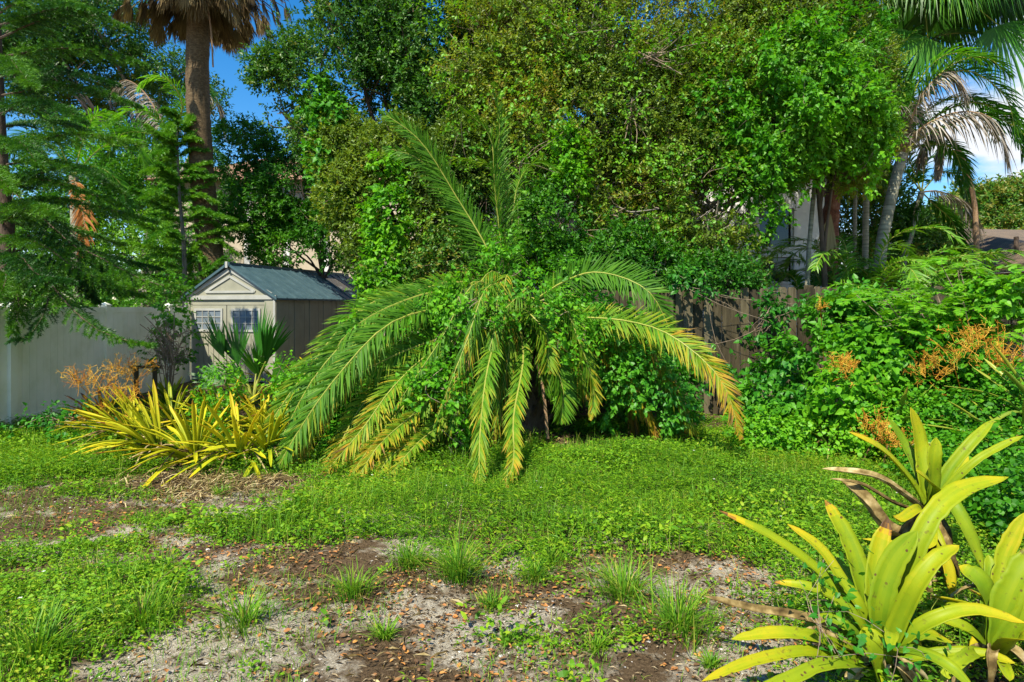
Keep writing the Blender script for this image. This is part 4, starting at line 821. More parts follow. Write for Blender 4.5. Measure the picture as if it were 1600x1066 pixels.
    # dead stalk hanging in front of the hollow
    d = MB(); d.tube(spline([P(838, 560, 8.2), P(850, 620, 8.0), P(856, 686, 7.9)], 8), .022, 6); put(d, 'dead_stalk', M['deadrachis'], t)
central_palm()

def creeper(name, label, blobs, n, L, mat='vine', seed=1, group=None, tm=HE, gap=.40, tb=.55, cat='vine', k=5, stems=20, base=None, sr=.004, **kw):
    rng = np.random.default_rng(seed); c = base if base is not None else np.mean([b[0] for b in blobs], 0)
    t = thing(name, c, label, cat, group); mb = MB()
    kw = dict(dict(twig=.2, shell=.7, gf=1.6, tv=.3, droop=.55, up=0.), **kw)
    p = foliage(mb, blobs, n, L, .85, rng, tm=tm, k=k, gap=gap, tb=tb, **kw); put(mb, 'leaves', [M[mat], M['twig']], t)
    if len(p) > 4:
        for _ in range(stems):
            sm = MB(); a = p[rng.integers(len(p))]; dd = np.linalg.norm(p-a, axis=1); near = p[np.argsort(dd)[min(len(p)-1, rng.integers(20, 90))]]
            sm.tube(spline([a, (a+near)/2+rng.normal(0, .05, 3), near, near+rng.normal(0, .08, 3)], 8), sr, 4); put(sm, 'stem', M['twig'], t)
    return t
creeper('climbing_vine', 'bright green vine heaped over the left shoulder of the date palm', [PB(660, 500, 7.6, 90, 40, .4), PB(740, 470, 7.8, 60, 40, .4), PB(600, 495, 7.4, 50, 30, .3), PB(720, 475, 8.0, 50, 25, .3), PB(700, 550, 7.7, 50, 35, .3)], 1500, .050, seed=51, gap=.48, tb=.55, tv=.5)
creeper('climbing_vine', 'vine leaves tumbling down the palm front, left of its middle fronds', [PB(680, 640, 7.0, 60, 55, .3), PB(640, 700, 7.1, 40, 35, .25), PB(700, 700, 7.2, 35, 40, .25), PB(720, 600, 7.4, 50, 40, .3)], 1000, .048, seed=52, gap=.49, tb=.5, tv=.5)
creeper('climbing_vine', 'green vine tangled over the crown of the date palm', [PB(820, 470, 7.8, 70, 45, .4), PB(770, 560, 7.4, 45, 60, .3), PB(800, 400, 8.6, 40, 40, .3), PB(860, 520, 7.7, 60, 60, .4), PB(800, 430, 8.5, 50, 40, .4), PB(840, 580, 7.9, 40, 40, .3), PB(750, 520, 7.9, 40, 60, .3), PB(880, 440, 8.6, 40, 30, .3)], 2100, .050, seed=53, gap=.49, tb=.5, tv=.5)
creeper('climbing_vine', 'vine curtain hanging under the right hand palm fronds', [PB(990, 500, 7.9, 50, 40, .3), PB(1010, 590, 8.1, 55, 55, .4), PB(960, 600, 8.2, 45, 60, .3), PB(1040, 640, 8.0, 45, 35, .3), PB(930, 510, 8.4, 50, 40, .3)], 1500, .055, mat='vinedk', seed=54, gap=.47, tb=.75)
creeper('hanging_vine', 'column of bright vine leaves hanging between the shed and the palm', [PB(600, 280, 11.3, 28, 40, .3), PB(605, 340, 11.2, 36, 45, .35), PB(600, 410, 11.1, 36, 45, .35), PB(600, 460, 10.9, 34, 30, .3), PB(575, 450, 11, 16, 40, .2)], 1700, .075, seed=55, gap=.42, tb=.68, shell=.5, tv=.45, gf=2.5)
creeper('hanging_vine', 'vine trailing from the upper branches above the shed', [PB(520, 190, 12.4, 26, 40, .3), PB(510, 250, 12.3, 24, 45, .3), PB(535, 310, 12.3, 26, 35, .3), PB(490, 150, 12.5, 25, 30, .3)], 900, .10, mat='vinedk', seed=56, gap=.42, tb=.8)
creeper('hanging_vine', 'bright vine strand dropping behind the palm crown', [PB(888, 240, 11, 20, 40, .2), PB(893, 300, 10.9, 20, 40, .2), PB(885, 350, 10.9, 24, 35, .2), PB(870, 400, 10.7, 24, 30, .25)], 700, .08, seed=57, gap=.38, tb=.75)
creeper('climbing_vine', 'vine leaves sprinkled through the whole front of the olive tree canopy', [PB(800, 130, 11.0, 120, 120, .4), PB(930, 120, 10.9, 130, 120, .4), PB(1060, 160, 10.9, 110, 120, .4), PB(980, 300, 10.8, 120, 90, .4), PB(1110, 330, 10.8, 90, 90, .4), PB(700, 330, 11.0, 70, 90, .4), PB(840, 330, 10.7, 70, 90, .4), PB(1180, 60, 11, 100, 60, .4), PB(760, 60, 11.4, 160, 70, .4)], 2300, .062, mat='green', seed=86, gap=.46, tb=.8, tm=HX, tv=.35)
creeper('climbing_vine', 'large leaved bright vine draping the tree at the upper right', [PB(1250, 90, 10.6, 60, 50, .4), PB(1300, 140, 10.4, 60, 50, .4), PB(1250, 190, 10.5, 40, 55, .35), PB(1340, 160, 10.5, 45, 35, .35), PB(1210, 240, 10.6, 30, 40, .3), PB(1270, 60, 10.9, 70, 30, .4), PB(1180, 200, 10.8, 35, 30, .3), PB(1340, 40, 11, 45, 35, .4), PB(1180, 120, 11, 60, 50, .4), PB(1120, 170, 11, 50, 50, .3), PB(1160, 280, 11, 40, 40, .3), PB(1360, 230, 10.8, 25, 35, .3), PB(1222, 310, 10.9, 14, 40, .15), PB(1185, 345, 11, 20, 40, .2), PB(1345, 275, 10.9, 18, 30, .2), PB(1300, 250, 10.8, 30, 30, .2), PB(1255, 275, 10.9, 14, 25, .15)], 2900, .072, seed=58, gap=.49, tb=.42, tv=.45, gf=2.2)
creeper('climbing_vine', 'vine climbing up the wooden fence beside the palm', [PB(1190, 500, 9.75, 22, 40, .12), PB(1230, 470, 9.8, 34, 18, .15), PB(1160, 560, 9.7, 24, 30, .12), PB(1110, 490, 9.8, 18, 40, .12), PB(1115, 540, 9.75, 16, 30, .12), PB(1080, 440, 9.9, 30, 25, .2), PB(1130, 460, 9.8, 25, 20, .15)], 560, .07, mat='vinedk', seed=59, gap=.44)
creeper('climbing_vine', 'leafy creeper on the fence corner at the left of the shed', [PB(270, 470, 12, 20, 40, .3), PB(285, 530, 11.6, 18, 35, .3), PB(262, 500, 11.6, 16, 30, .3), PB(248, 550, 11.2, 14, 22, .2)], 230, .065, mat='vine', seed=60, gap=.40, tb=.3)

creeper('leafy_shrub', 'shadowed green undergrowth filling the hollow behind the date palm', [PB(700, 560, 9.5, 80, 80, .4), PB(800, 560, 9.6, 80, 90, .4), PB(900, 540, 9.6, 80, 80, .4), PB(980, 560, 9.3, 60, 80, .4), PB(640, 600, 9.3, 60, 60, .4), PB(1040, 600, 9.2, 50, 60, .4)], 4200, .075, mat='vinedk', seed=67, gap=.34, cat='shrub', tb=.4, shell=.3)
creeper('leafy_shrub', 'tangled green undergrowth between the shed wall and the left palm fronds', [PB(560, 620, 8.6, 60, 50, .4), PB(500, 620, 8.8, 50, 40, .4), PB(580, 560, 9.4, 50, 50, .4), PB(600, 680, 7.8, 60, 40, .4), PB(540, 700, 7.4, 60, 30, .3)], 3200, .055, mat='vine', seed=68, gap=.36, cat='shrub', tb=.4, shell=.3)
# ================================================================== RIGHT SHRUBS
creeper('leafy_shrub', 'deep green broad leaved bush in front of the wooden fence', [PB(1230, 590, 8.4, 55, 50, .5), PB(1190, 640, 8.2, 40, 40, .4), PB(1280, 560, 8.4, 60, 50, .5), PB(1260, 640, 7.9, 60, 45, .4), PB(1320, 500, 8.8, 60, 35, .5), PB(1360, 480, 9.0, 60, 25, .4)], 2600, .075, mat='vinedk', seed=61, gap=.38, cat='shrub', tb=.7, tv=.5, shell=.5)
creeper('leafy_shrub', 'bright green heart leaved bush at the right, below the feathery shrub', [PB(1360, 560, 7.6, 60, 45, .5), PB(1430, 540, 7.6, 60, 40, .5), PB(1320, 620, 7.3, 50, 45, .4), PB(1480, 530, 7.8, 50, 40, .4), PB(1550, 470, 7.6, 50, 30, .4), PB(1440, 600, 7.4, 60, 50, .4), PB(1500, 590, 7.3, 50, 40, .4)], 3000, .075, seed=62, gap=.38, cat='shrub', tb=.55, shell=.5)
creeper('leafy_shrub', 'shaggy green undergrowth at the foot of the right bushes', [PB(1210, 680, 7.6, 60, 25, .4), PB(1300, 680, 7.3, 70, 30, .4), PB(1400, 660, 7.0, 70, 40, .4), PB(1500, 650, 6.8, 70, 50, .5), PB(1590, 640, 6.6, 60, 60, .5), PB(1570, 720, 5.6, 70, 40, .4), PB(1480, 720, 5.9, 70, 30, .4), PB(1600, 800, 4.6, 70, 60, .35)], 5200, .042, seed=63, gap=.34, cat='shrub', tb=.6, tv=.5, shell=.4, mat='vine', tm=ST)

def feather_shrub():
    rng = np.random.default_rng(66); base = np.array([5.8, 7.9, 0.]); t = thing('feathery_shrub', base, 'yellow-green shrub with flat layers of tiny fern-like leaflets at the right edge', 'shrub')
    tr = MB(); lf = MB(); org = MB()
    spots = [(1580, 440), (1540, 460), (1500, 470), (1460, 445), (1420, 460), (1380, 460), (1560, 490), (1600, 520), (1500, 500), (1440, 480), (1520, 430), (1480, 420), (1590, 480), (1400, 500), (1350, 475), (1450, 510), (1560, 540), (1620, 450), (1640, 500), (1470, 545)]
    for i, (px, py) in enumerate(spots*2):
        c = P(px+rng.normal(0, 15), py+rng.normal(0, 10), 7.9+rng.uniform(-.8, .6)); q = spline([base+np.array([0, 0, .3]), (base+c)/2+np.array([rng.normal(0, .1), 0, .2]), c], 8); tr.tube(q, np.linspace(.018, .005, 8), 5)
        for k in range(7):
            a = rng.uniform(0, 6.3); d = nrm(np.array([math.cos(a), math.sin(a), rng.uniform(-.25, .1)])); s = c+rng.normal(0, .06, 3)
            frond(lf, [s, s+d*.14+np.array([0, 0, .02]), s+d*.30-np.array([0, 0, .03])], LL=.085, n=17, W=.030, tint=.8, tv=.18, ang=68, vee=.05, grav=.1, rr=.0025, rng=rng, seg=2, start=.1)
    put(tr, 'branches', M['twig'], t); put(lf, 'leaves', [M['vine'], M['twig']], t)
feather_shrub()

def twig_flowers(name, label, blobs, seed, n=120, sc=1.):
    """branching orange flower panicles"""
    rng = np.random.default_rng(seed); c0 = blobs[0][0]; base = c0.copy(); base[2] = float(gz(c0[0], c0[1])); t = thing(name, base, label, 'flower cluster', 'orange flower panicles'); mb = MB()
    for i in range(n):
        c, r = blobs[rng.integers(len(blobs))]; p = c+rdir(rng, 1)[0]*r*rng.uniform(.1, .9); d = nrm((p-c)/r*.7+rng.normal(0, .5, 3)+np.array([0, 0, .8]))
        L = rng.uniform(.12, .26)*sc; tt = rng.uniform(0, 1)
        q = spline([p, p+d*L*.5+rng.normal(0, .01, 3), p+d*L], 5); mb.tube(q, np.linspace(.003, .0015, 5), 4, tt)
        for k in range(9):
            s = q[1]+(q[-1]-q[1])*rng.uniform(); e = s+nrm(rng.normal(0, 1, 3)+d*.9)*L*rng.uniform(.2, .4); mb.tube(np.array([s, (s+e)/2+rng.normal(0, .004, 3), e]), [.0018, .0018, .0025], 4, np.clip(tt+rng.uniform(-.4, .4), 0, 1))
    for k in range(2):
        c, r = blobs[rng.integers(len(blobs))]; mb.tube(spline([base+np.array([.25, .3, .1]), (base+c)/2+np.array([.15, .2, 0]), c], 7), .004, 5, .1)
    put(mb, 'flower_stalks', M['orangetwig'], t)
twig_flowers('flower_panicle', 'wide mass of orange flower stalks on the right bushes', [PB(1530, 540, 6.9, 45, 28, .3), PB(1490, 570, 6.9, 35, 25, .3), PB(1560, 570, 6.8, 30, 25, .25), PB(1450, 585, 7.0, 30, 15, .25)], 71, 110)
twig_flowers('flower_panicle', 'small tuft of orange flower stalks in the middle of the right bushes', [PB(1320, 580, 7.0, 24, 20, .2)], 72, 34, .8)
twig_flowers('flower_panicle', 'golden brown flower stalks low behind the tall bromeliad', [PB(1375, 680, 6.2, 36, 26, .22), PB(1400, 700, 6.2, 25, 20, .2)], 73, 60, .8)
twig_flowers('flower_panicle', 'tiny orange flower spray near the top of the wooden fence', [PB(1282, 482, 8.3, 10, 7, .08)], 74, 8, .6)

# ================================================================== BROMELIADS
def strap(mb, pts, W, rng, t0=.35, t1=.7, tip=.0, chan=.28, n=26, mat=0, notch=False, roll=0., face=None):
    """strap leaf: curved channel section, full width most of its length, quick rounded tip with a point"""
    C = spline(pts, n); T = nrm(np.gradient(C, axis=0)); f = np.array(face if face is not None else (0, -.55, 1.))
    S = nrm(np.cross(T, f)); 
    for i in range(1, n):
        if np.dot(S[i], S[i-1]) < 0: S[i] = -S[i]
    for _ in range(3): S[1:-1] = nrm(S[:-2]+S[1:-1]*2+S[2:])
    if roll:
        U = np.cross(S, T); S = nrm(S*math.cos(roll)+U*math.sin(roll))
    U = np.cross(S, T); s = np.linspace(0, 1, n); wd = np.interp(s, [0, .12, .4, .80, .93, .98, 1], [.85, .9, 1, .92, .62, .25, .02])*W
    ch = chan*np.interp(s, [0, .5, 1], [1.3, 1, .6]); js = np.array([-1, -.62, -.3, 0, .3, .62, 1]); th = .0035
    edge = 1+rng.normal(0, .035, (n, 2)); edge[rng.integers(n//2, n, 2), rng.integers(0, 2, 2)] -= rng.uniform(0, .22)
    V = []
    for side in (0, 1):
        for i in range(n):
            for j in js:
                e = edge[i, 0] if j < 0 else edge[i, 1]
                V.append(C[i]+S[i]*wd[i]*.5*j*e+U[i]*(wd[i]*ch[i]*(j*j)-side*th))
    V = np.array(V); m = 7; F = []; tt = []; cj = rng.normal(0, .028, m)
    for i in range(n-1):
        q = s[i]; v = t0+(t1-t0)*q+(tip*max(0, q-.82)/.18 if tip else 0)
        for j in range(m-1):
            a = i*m+j; F.append((a, a+1, a+m+1, a+m)); tt.append(v+cj[j]+(.03 if j in (0, m-2) else 0)+rng.normal(0, .012))
    o = n*m; k = len(F); F2 = [(a+o, d+o, c+o, b+o) for a, b, c, d in F]
    E = []; te = []
    for i in range(n-1):
        E.append((i*m, i*m+m, i*m+m+o, i*m+o)); E.append((i*m+m-1, i*m+m-1+o, i*m+2*m-1+o, i*m+2*m-1)); te += [tt[i*(m-1)]]*2
    mb.add(V, F+F2+E, np.array(tt+tt+te), mat)
def zp(zx, zy, d): return P(1080+zx/2.39, 620+zy/2.39, d)
def brom_leaf(root, pts, Wpx, rng, dry=False, name='leaf', label=None, **kw):
    mb = MB(); d = np.mean([q[2] for q in pts]); W = Wpx/2.39*d/1000.; kw = dict(kw)
    strap(mb, [zp(*q) for q in pts], W, rng, **kw)
    o = put(mb, 'dry_leaf' if dry else name, M['dryleaf' if dry else 'brom'], root, True)
    if label: o['label'] = label
    return o
def big_broms():
    rng = np.random.default_rng(81)
    b = zp(700, 1010, 3.02); b[2] = float(gz(b[0], b[1]))
    A = thing('bromeliad', b, 'largest yellow-green bromeliad in the right foreground with broad glossy leaves', 'bromeliad', 'bromeliads in the right foreground')
    c = (705, 985)
    LA = [([(700, 990, 3.05), (650, 760, 3.12), (590, 560, 3.2), (500, 385, 3.3)], 78, dict(t0=.25, t1=.48, tip=.6)),
          ([(705, 990, 3.05), (680, 800, 3.1), (690, 620, 3.16), (735, 450, 3.2)], 72, dict(t0=.3, t1=.75, tip=.5)),
          ([(705, 985, 3.0), (700, 800, 2.98), (745, 640, 2.98), (845, 500, 2.95)], 92, dict(t0=.3, t1=.5)),
          ([(715, 985, 3.0), (745, 800, 3.0), (820, 610, 2.98), (900, 450, 3.0), (1010, 350, 3.05), (1185, 300, 3.1)], 74, dict(t0=.35, t1=.68)),
          ([(720, 985, 2.95), (785, 830, 2.9), (850, 700, 2.85), (920, 610, 2.85), (1000, 555, 2.88)], 70, dict(t0=.4, t1=.68, roll=.3)),
          ([(690, 985, 3.05), (600, 800, 3.1), (470, 650, 3.15), (300, 525, 3.2), (105, 425, 3.25)], 46, dict(t0=.3, t1=.62, tip=.5)),
          ([(695, 985, 3.05), (630, 800, 3.05), (560, 690, 3.1), (480, 570, 3.15), (360, 475, 3.2)], 50, dict(t0=.3, t1=.78)),
          ([(690, 985, 3.0), (620, 840, 2.98), (540, 760, 3.0), (440, 712, 3.0), (312, 692, 3.05)], 44, dict(t0=.3, t1=.6, tip=.35)),
          ([(690, 1000, 2.95), (600, 960, 2.85), (450, 900, 2.75), (310, 885, 2.72), (150, 905, 2.7)], 52, dict(t0=.3, t1=.75)),
          ([(690, 1010, 2.9), (560, 980, 2.8), (420, 955, 2.7), (230, 990, 2.6), (40, 1062, 2.5)], 46, dict(t0=.35, t1=.75)),
          ([(720, 990, 2.95), (800, 905, 2.88), (920, 830, 2.82), (1060, 800, 2.8), (1250, 845, 2.75)], 56, dict(t0=.3, t1=.8)),
          ([(720, 1000, 2.95), (850, 975, 2.85), (980, 960, 2.8), (1110, 968, 2.75), (1210, 995, 2.72)], 46, dict(t0=.3, t1=.72)),
          ([(700, 1090, 2.75), (690, 1000, 2.72), (670, 930, 2.72), (645, 860, 2.75)], 105, dict(t0=.3, t1=.5, tip=.2)),
          ([(690, 1010, 2.9), (620, 1000, 2.72), (500, 1005, 2.6), (360, 1060, 2.5), (200, 1120, 2.42)], 52, dict(t0=.25, t1=.6)),
          ([(710, 1010, 2.85), (760, 960, 2.7), (850, 960, 2.6), (960, 1010, 2.5), (1060, 1100, 2.45)], 56, dict(t0=.2, t1=.55)),
          ([(700, 1000, 2.95), (620, 900, 2.9), (560, 850, 2.9), (500, 830, 2.95), (420, 860, 3.0)], 44, dict(t0=.2, t1=.45)),
          ([(705, 1000, 3.1), (640, 820, 3.25), (600, 700, 3.35), (540, 600, 3.45)], 52, dict(t0=.15, t1=.4)),
          ([(715, 1000, 3.1), (790, 850, 3.2), (800, 740, 3.3), (760, 610, 3.4)], 60, dict(t0=.15, t1=.4)),
          ([(705, 1005, 2.85), (730, 900, 2.72), (745, 880, 2.65), (740, 940, 2.55)], 52, dict(t0=.25, t1=.6))]
    for k in range(9):
        a = rng.uniform(0, 6.28); rr = rng.uniform(150, 300); e = (700+rr*math.cos(a), 985-rr*.25*math.sin(a)-rng.uniform(-60, 90), 2.95+.3*math.sin(a)); LA.append(([(702, 1000, 2.98), ((700+e[0])/2, (1000+e[1])/2-rng.uniform(40, 90), (2.98+e[2])/2), e], rng.uniform(34, 56), dict(t0=rng.uniform(.1, .3), t1=rng.uniform(.4, .8), tip=rng.choice([0, .4]), roll=rng.normal(0, .3))))
    for pts, W, kw in LA: brom_leaf(A, pts, W, rng, **kw)
    for pts, W in (([(690, 1000, 3.0), (520, 870, 2.95), (400, 825, 2.95), (230, 795, 3.0), (50, 745, 3.05)], 36), ([(700, 1010, 2.95), (560, 930, 2.85), (470, 880, 2.85), (400, 900, 2.8)], 34)):
        brom_leaf(A, pts, W, rng, dry=True, t0=.6, t1=.3, chan=.5)
    for k in range(14):
        a = rng.uniform(0, 6.28); rr = rng.uniform(80, 220); e = (705+rr*math.cos(a), 1040+rng.uniform(0, 50), 2.9-.25*math.sin(a)); brom_leaf(A, [(705, 1000, 2.98), ((705+e[0])/2, 1000, e[2]), e], rng.uniform(22, 40), rng, dry=True, t0=rng.uniform(.2, .9), t1=rng.uniform(.2, 1), chan=.6, roll=rng.normal(0, .5))
    # right neighbour
    b = zp(1130, 960, 3.0); b[2] = float(gz(b[0], b[1]))
    B = thing('bromeliad', b, 'bromeliad at the right frame edge, beside the largest one, with wide upright leaves', 'bromeliad', 'bromeliads in the right foreground')
    LB = [([(1130, 960, 3.1), (1140, 780, 3.15), (1165, 600, 3.2), (1250, 430, 3.2)], 62, dict(t0=.35, t1=.8)),
          ([(1120, 960, 3.05), (1110, 820, 3.05), (1075, 700, 3.05), (1000, 632, 3.1)], 98, dict(t0=.25, t1=.45, tip=.4)),
          ([(1135, 960, 3.0), (1160, 800, 3.0), (1210, 680, 3.0), (1300, 560, 3.0)], 96, dict(t0=.3, t1=.5)),
          ([(1140, 960, 3.0), (1220, 850, 2.95), (1320, 780, 2.9), (1420, 760, 2.9)], 70, dict(t0=.3, t1=.6)),
          ([(1110, 960, 3.0), (1040, 880, 2.98), (960, 840, 3.0), (860, 800, 3.05)], 50, dict(t0=.3, t1=.75)),
          ([(1130, 970, 2.9), (1180, 930, 2.75), (1260, 900, 2.65), (1380, 930, 2.6)], 56, dict(t0=.35, t1=.8)),
          ([(1120, 975, 2.9), (1060, 960, 2.75), (1000, 990, 2.65), (930, 1060, 2.6)], 48, dict(t0=.3, t1=.6)),
          ([(1130, 980, 2.85), (1160, 1000, 2.7), (1190, 1060, 2.6)], 46, dict(t0=.3, t1=.6)),
          ([(1125, 950, 3.15), (1100, 800, 3.25), (1115, 660, 3.3), (1110, 590, 3.35)], 46, dict(t0=.2, t1=.45))]
    for pts, W, kw in LB: brom_leaf(B, pts, W, rng, **kw)
    for i in range(10):
        a = rng.uniform(0, 6.28); e = (1130+170*math.cos(a), 1010+rng.uniform(10, 90), 2.95-.25*math.sin(a)); brom_leaf(B, [(1130, 960, 3.0), ((1130+e[0])/2, 955, e[2]), e], 34, rng, dry=True, t0=rng.uniform(.1, .8), t1=rng.uniform(.2, 1), chan=.5)
    # tall one behind, on a bare leafy stem
    b = zp(880, 700, 3.95); b[2] = float(gz(b[0], b[1]))
    C = thing('bromeliad', b, 'tall bromeliad on a bare stem rising behind the largest one', 'bromeliad', 'bromeliads in the right foreground')
    sm = MB(); sm.tube(spline([b, zp(880, 620, 3.95), zp(885, 420, 3.9)], 12), np.linspace(.06, .045, 12), 8, rough=.3, rng=rng); put(sm, 'stem', M['dryleaf'], C)
    q = (880, 440, 3.9)
    LC = [([q, (845, 360, 3.9), (780, 270, 3.88), (700, 190, 3.85), (592, 132, 3.85)], 40, dict(t0=.3, t1=.78)),
          ([q, (868, 300, 3.95), (850, 180, 4.0), (820, 40, 4.0)], 66, dict(t0=.35, t1=.68)),
          ([q, (895, 330, 3.85), (902, 240, 3.82), (915, 152, 3.82)], 54, dict(t0=.25, t1=.6)),
          ([q, (850, 300, 4.0), (800, 190, 4.1), (738, 82, 4.15)], 44, dict(t0=.15, t1=.4)),
          ([q, (925, 345, 3.9), (975, 260, 3.9), (1050, 170, 3.9), (1130, 85, 3.95)], 44, dict(t0=.3, t1=.5)),
          ([q, (960, 340, 3.85), (1060, 245, 3.8), (1150, 190, 3.8), (1240, 145, 3.8)], 30, dict(t0=.4, t1=.65)),
          ([q, (910, 360, 3.8), (890, 320, 3.72), (840, 275, 3.68)], 40, dict(t0=.3, t1=.7)),
          ([q, (950, 390, 3.75), (1020, 490, 3.65), (1090, 645, 3.6)], 62, dict(t0=.3, t1=.5)),
          ([q, (940, 380, 4.0), (1000, 300, 4.1), (1030, 210, 4.2)], 36, dict(t0=.5, t1=.75)),
          ([q, (850, 420, 3.7), (780, 460, 3.55), (760, 450, 3.5)], 36, dict(t0=.5, t1=.8)),
          ([q, (900, 500, 3.75), (950, 620, 3.65), (980, 760, 3.6)], 44, dict(t0=.5, t1=.85)),
          ([q, (900, 500, 3.7), (870, 560, 3.6), (640, 530, 3.7)], 30, dict(t0=.5, t1=.8))]
    for pts, W, kw in LC: brom_leaf(C, pts, W, rng, **kw)
    for pts, W in (([q, (790, 370, 3.8), (680, 300, 3.75), (490, 268, 3.75)], 30), ([q, (760, 400, 3.7), (640, 330, 3.7), (520, 305, 3.7)], 14), ([(850, 560, 3.8), (720, 500, 3.7), (640, 390, 3.7), (560, 310, 3.75)], 58), ([q, (900, 560, 3.8), (890, 700, 3.8)], 60), ([q, (860, 540, 3.7), (830, 680, 3.7)], 46), ([q, (930, 520, 3.8), (950, 700, 3.8)], 50), ([q, (830, 480, 3.7), (750, 560, 3.7), (700, 640, 3.8)], 36), ([q, (940, 560, 3.7), (1000, 680, 3.7)], 40), ([(890, 600, 3.8), (860, 700, 3.7), (900, 820, 3.7)], 46)):
        brom_leaf(C, pts, W, rng, dry=True, t0=rng.uniform(0, .5), t1=rng.uniform(.2, .9), chan=.6)
    # small green one at the far right edge and low leaves between
    creeper('climbing_vine', 'thin vine with small leaves creeping through the largest foreground bromeliad', [(zp(*p_), np.array([.05, .05, .05])) for p_ in ((510, 640, 2.95), (520, 700, 2.9), (570, 775, 2.85), (450, 800, 2.85), (610, 830, 2.8), (550, 870, 2.75), (510, 920, 2.7), (720, 820, 2.75), (730, 900, 2.65), (800, 950, 2.6), (880, 970, 2.6), (490, 970, 2.65), (600, 880, 2.7))], 95, .030, seed=85, mat='vinedk', gap=.1, k=2, stems=9, tb=.5, sr=.0012)
big_broms()

def rosette(name, label, base, seed, n=16, L=.8, W=.045, lean=(0, 0), mat='brom', t0=.3, t1=.75, group=None, spread=(15, 85), dry=8, droop=.35, cat='bromeliad'):
    rng = np.random.default_rng(seed); base = np.array(base, float); t = thing(name, base, label, cat, group); mb = MB()
    for i in range(n):
        a = i*2.4+rng.uniform(-.3, .3); f = (i+.5)/n; el = R(90-(spread[0]+(spread[1]-spread[0])*f)+rng.normal(0, 5)); l = L*rng.uniform(.7, 1.1)*(.75+.25*f)
        h = np.array([math.cos(a)+lean[0]*1.2, math.sin(a)+lean[1]*1.2, 0]); h = h/max(np.linalg.norm(h), .4); d = h*math.cos(el)+np.array([0, 0, math.sin(el)])
        p0 = base+h*.02+np.array([0, 0, .03]); p1 = p0+d*l*.5; p2 = p0+d*l-np.array([0, 0, 1])*l*droop*f*rng.uniform(.5, 1.2)+h*.05
        tt = rng.uniform(-.1, .12)
        strap(mb, [p0, p1, p2], W*rng.uniform(.8, 1.2), rng, t0=t0+tt, t1=t1+tt, tip=.35 if rng.uniform() < .4 else 0, n=11, face=h*(-.6)+np.array([0, 0, 1.]), roll=rng.normal(0, .25))
    put(mb, 'leaf_rosette', M[mat], t, True)
    if dry:
        db = MB()
        for i in range(dry):
            a = rng.uniform(0, 6.3); h = np.array([math.cos(a)+lean[0], math.sin(a)+lean[1], 0]); h /= max(np.linalg.norm(h), .4); p0 = base+np.array([0, 0, .12]); p2 = base+h*L*rng.uniform(.4, .8); p2[2] = float(gz(p2[0], p2[1]))+.02
            strap(db, [p0, (p0+p2)/2+np.array([0, 0, .12]), p2], W*.35, rng, t0=rng.uniform(0, .5), t1=rng.uniform(.3, 1), n=9, chan=.6)
        put(db, 'dry_leaves', M['dryleaf'], t, True)
    return t
def left_broms():
    g = 'yellow bromeliads in front of the shed'
    S = [  # px, py base, L, lean, n, label, tint
        (250, 712, .95, (-.9, -.2), 18, 'yellow bromeliad at the left bed end, leaves reaching far over the grass', .1),
        (205, 690, .85, (-.9, 0), 16, 'yellow bromeliad leaning left beneath the orange flower stalks', .05),
        (305, 722, .85, (-.4, -.4), 18, 'yellow bromeliad sprawling on the soil at the front of the bed', .1),
        (375, 725, .80, (.1, -.3), 18, 'bright yellow bromeliad in the middle front of the bed', .12),
        (420, 722, .75, (.3, -.3), 16, 'front bromeliad at the right end of the bed beside the palm fronds', 0),
        (270, 670, .75, (-.4, 0), 16, 'bromeliad in the left middle row with long pale leaves', -.03),
        (340, 678, .78, (0, 0), 17, 'bromeliad in the centre of the bed with upright yellow blades', .12),
        (410, 680, .72, (.2, 0), 17, 'bromeliad with golden upright leaves right of the bed centre', .15),
        (470, 680, .68, (.3, 0), 16, 'yellow bromeliad tangled in vine near the palm tips', .12),
        (265, 640, .60, (-.2, .1), 14, 'greener bromeliad behind, near the fence corner', -.18),
        (320, 640, .62, (0, .1), 14, 'green-yellow bromeliad behind, below the shed door', -.15),
        (380, 640, .64, (.1, .1), 14, 'upright green-yellow bromeliad in the back row under the fan palmetto', -.05),
        (450, 645, .62, (.1, .1), 14, 'upright bromeliad in the back row beside the shed wall', 0),
        (500, 630, .75, (.1, 0), 13, 'yellow bromeliad at the back right against the fronds', .05),
        (440, 615, .8, (0, .1), 14, 'pale yellow bromeliad deep in the back row under the shed side wall', .1), (490, 600, .8, (.1, .1), 14, 'farthest yellow bromeliad, half hidden behind the palm fronds', .1),
        (455, 705, .8, (.2, -.2), 16, 'yellow bromeliad at the right end of the bed beneath the arching frond tips', .08),
        (160, 668, .6, (-.6, 0), 15, 'reddish brown tipped bromeliad at the far left end of the bed', .38)]
    for i, (px, py, L, lean, n, lab, tt) in enumerate(S):
        b = G(px, py); rosette('bromeliad', lab, b+np.array([0, 0, .02]), 200+i, n=int(n*1.9), L=L*1.2, W=.045, lean=lean, mat='brombed', t0=.22+tt, t1=.62+tt, group=g, dry=9 if i < 5 else 4)
    for i, (px, py, d, lab) in enumerate([(480, 555, 9.2, 'bromeliad with tall arching leaves by the shed side wall'), (515, 560, 9.0, 'bromeliad with a few pale yellow tips by the shed side wall, partly behind the palm')]):
        b = P(px, py, d); b[2] = .35; rosette('bromeliad', lab, b, 230+i, n=12, L=.75, W=.06, spread=(8, 55), t0=.2, t1=.6, group=g, dry=3)
left_broms()
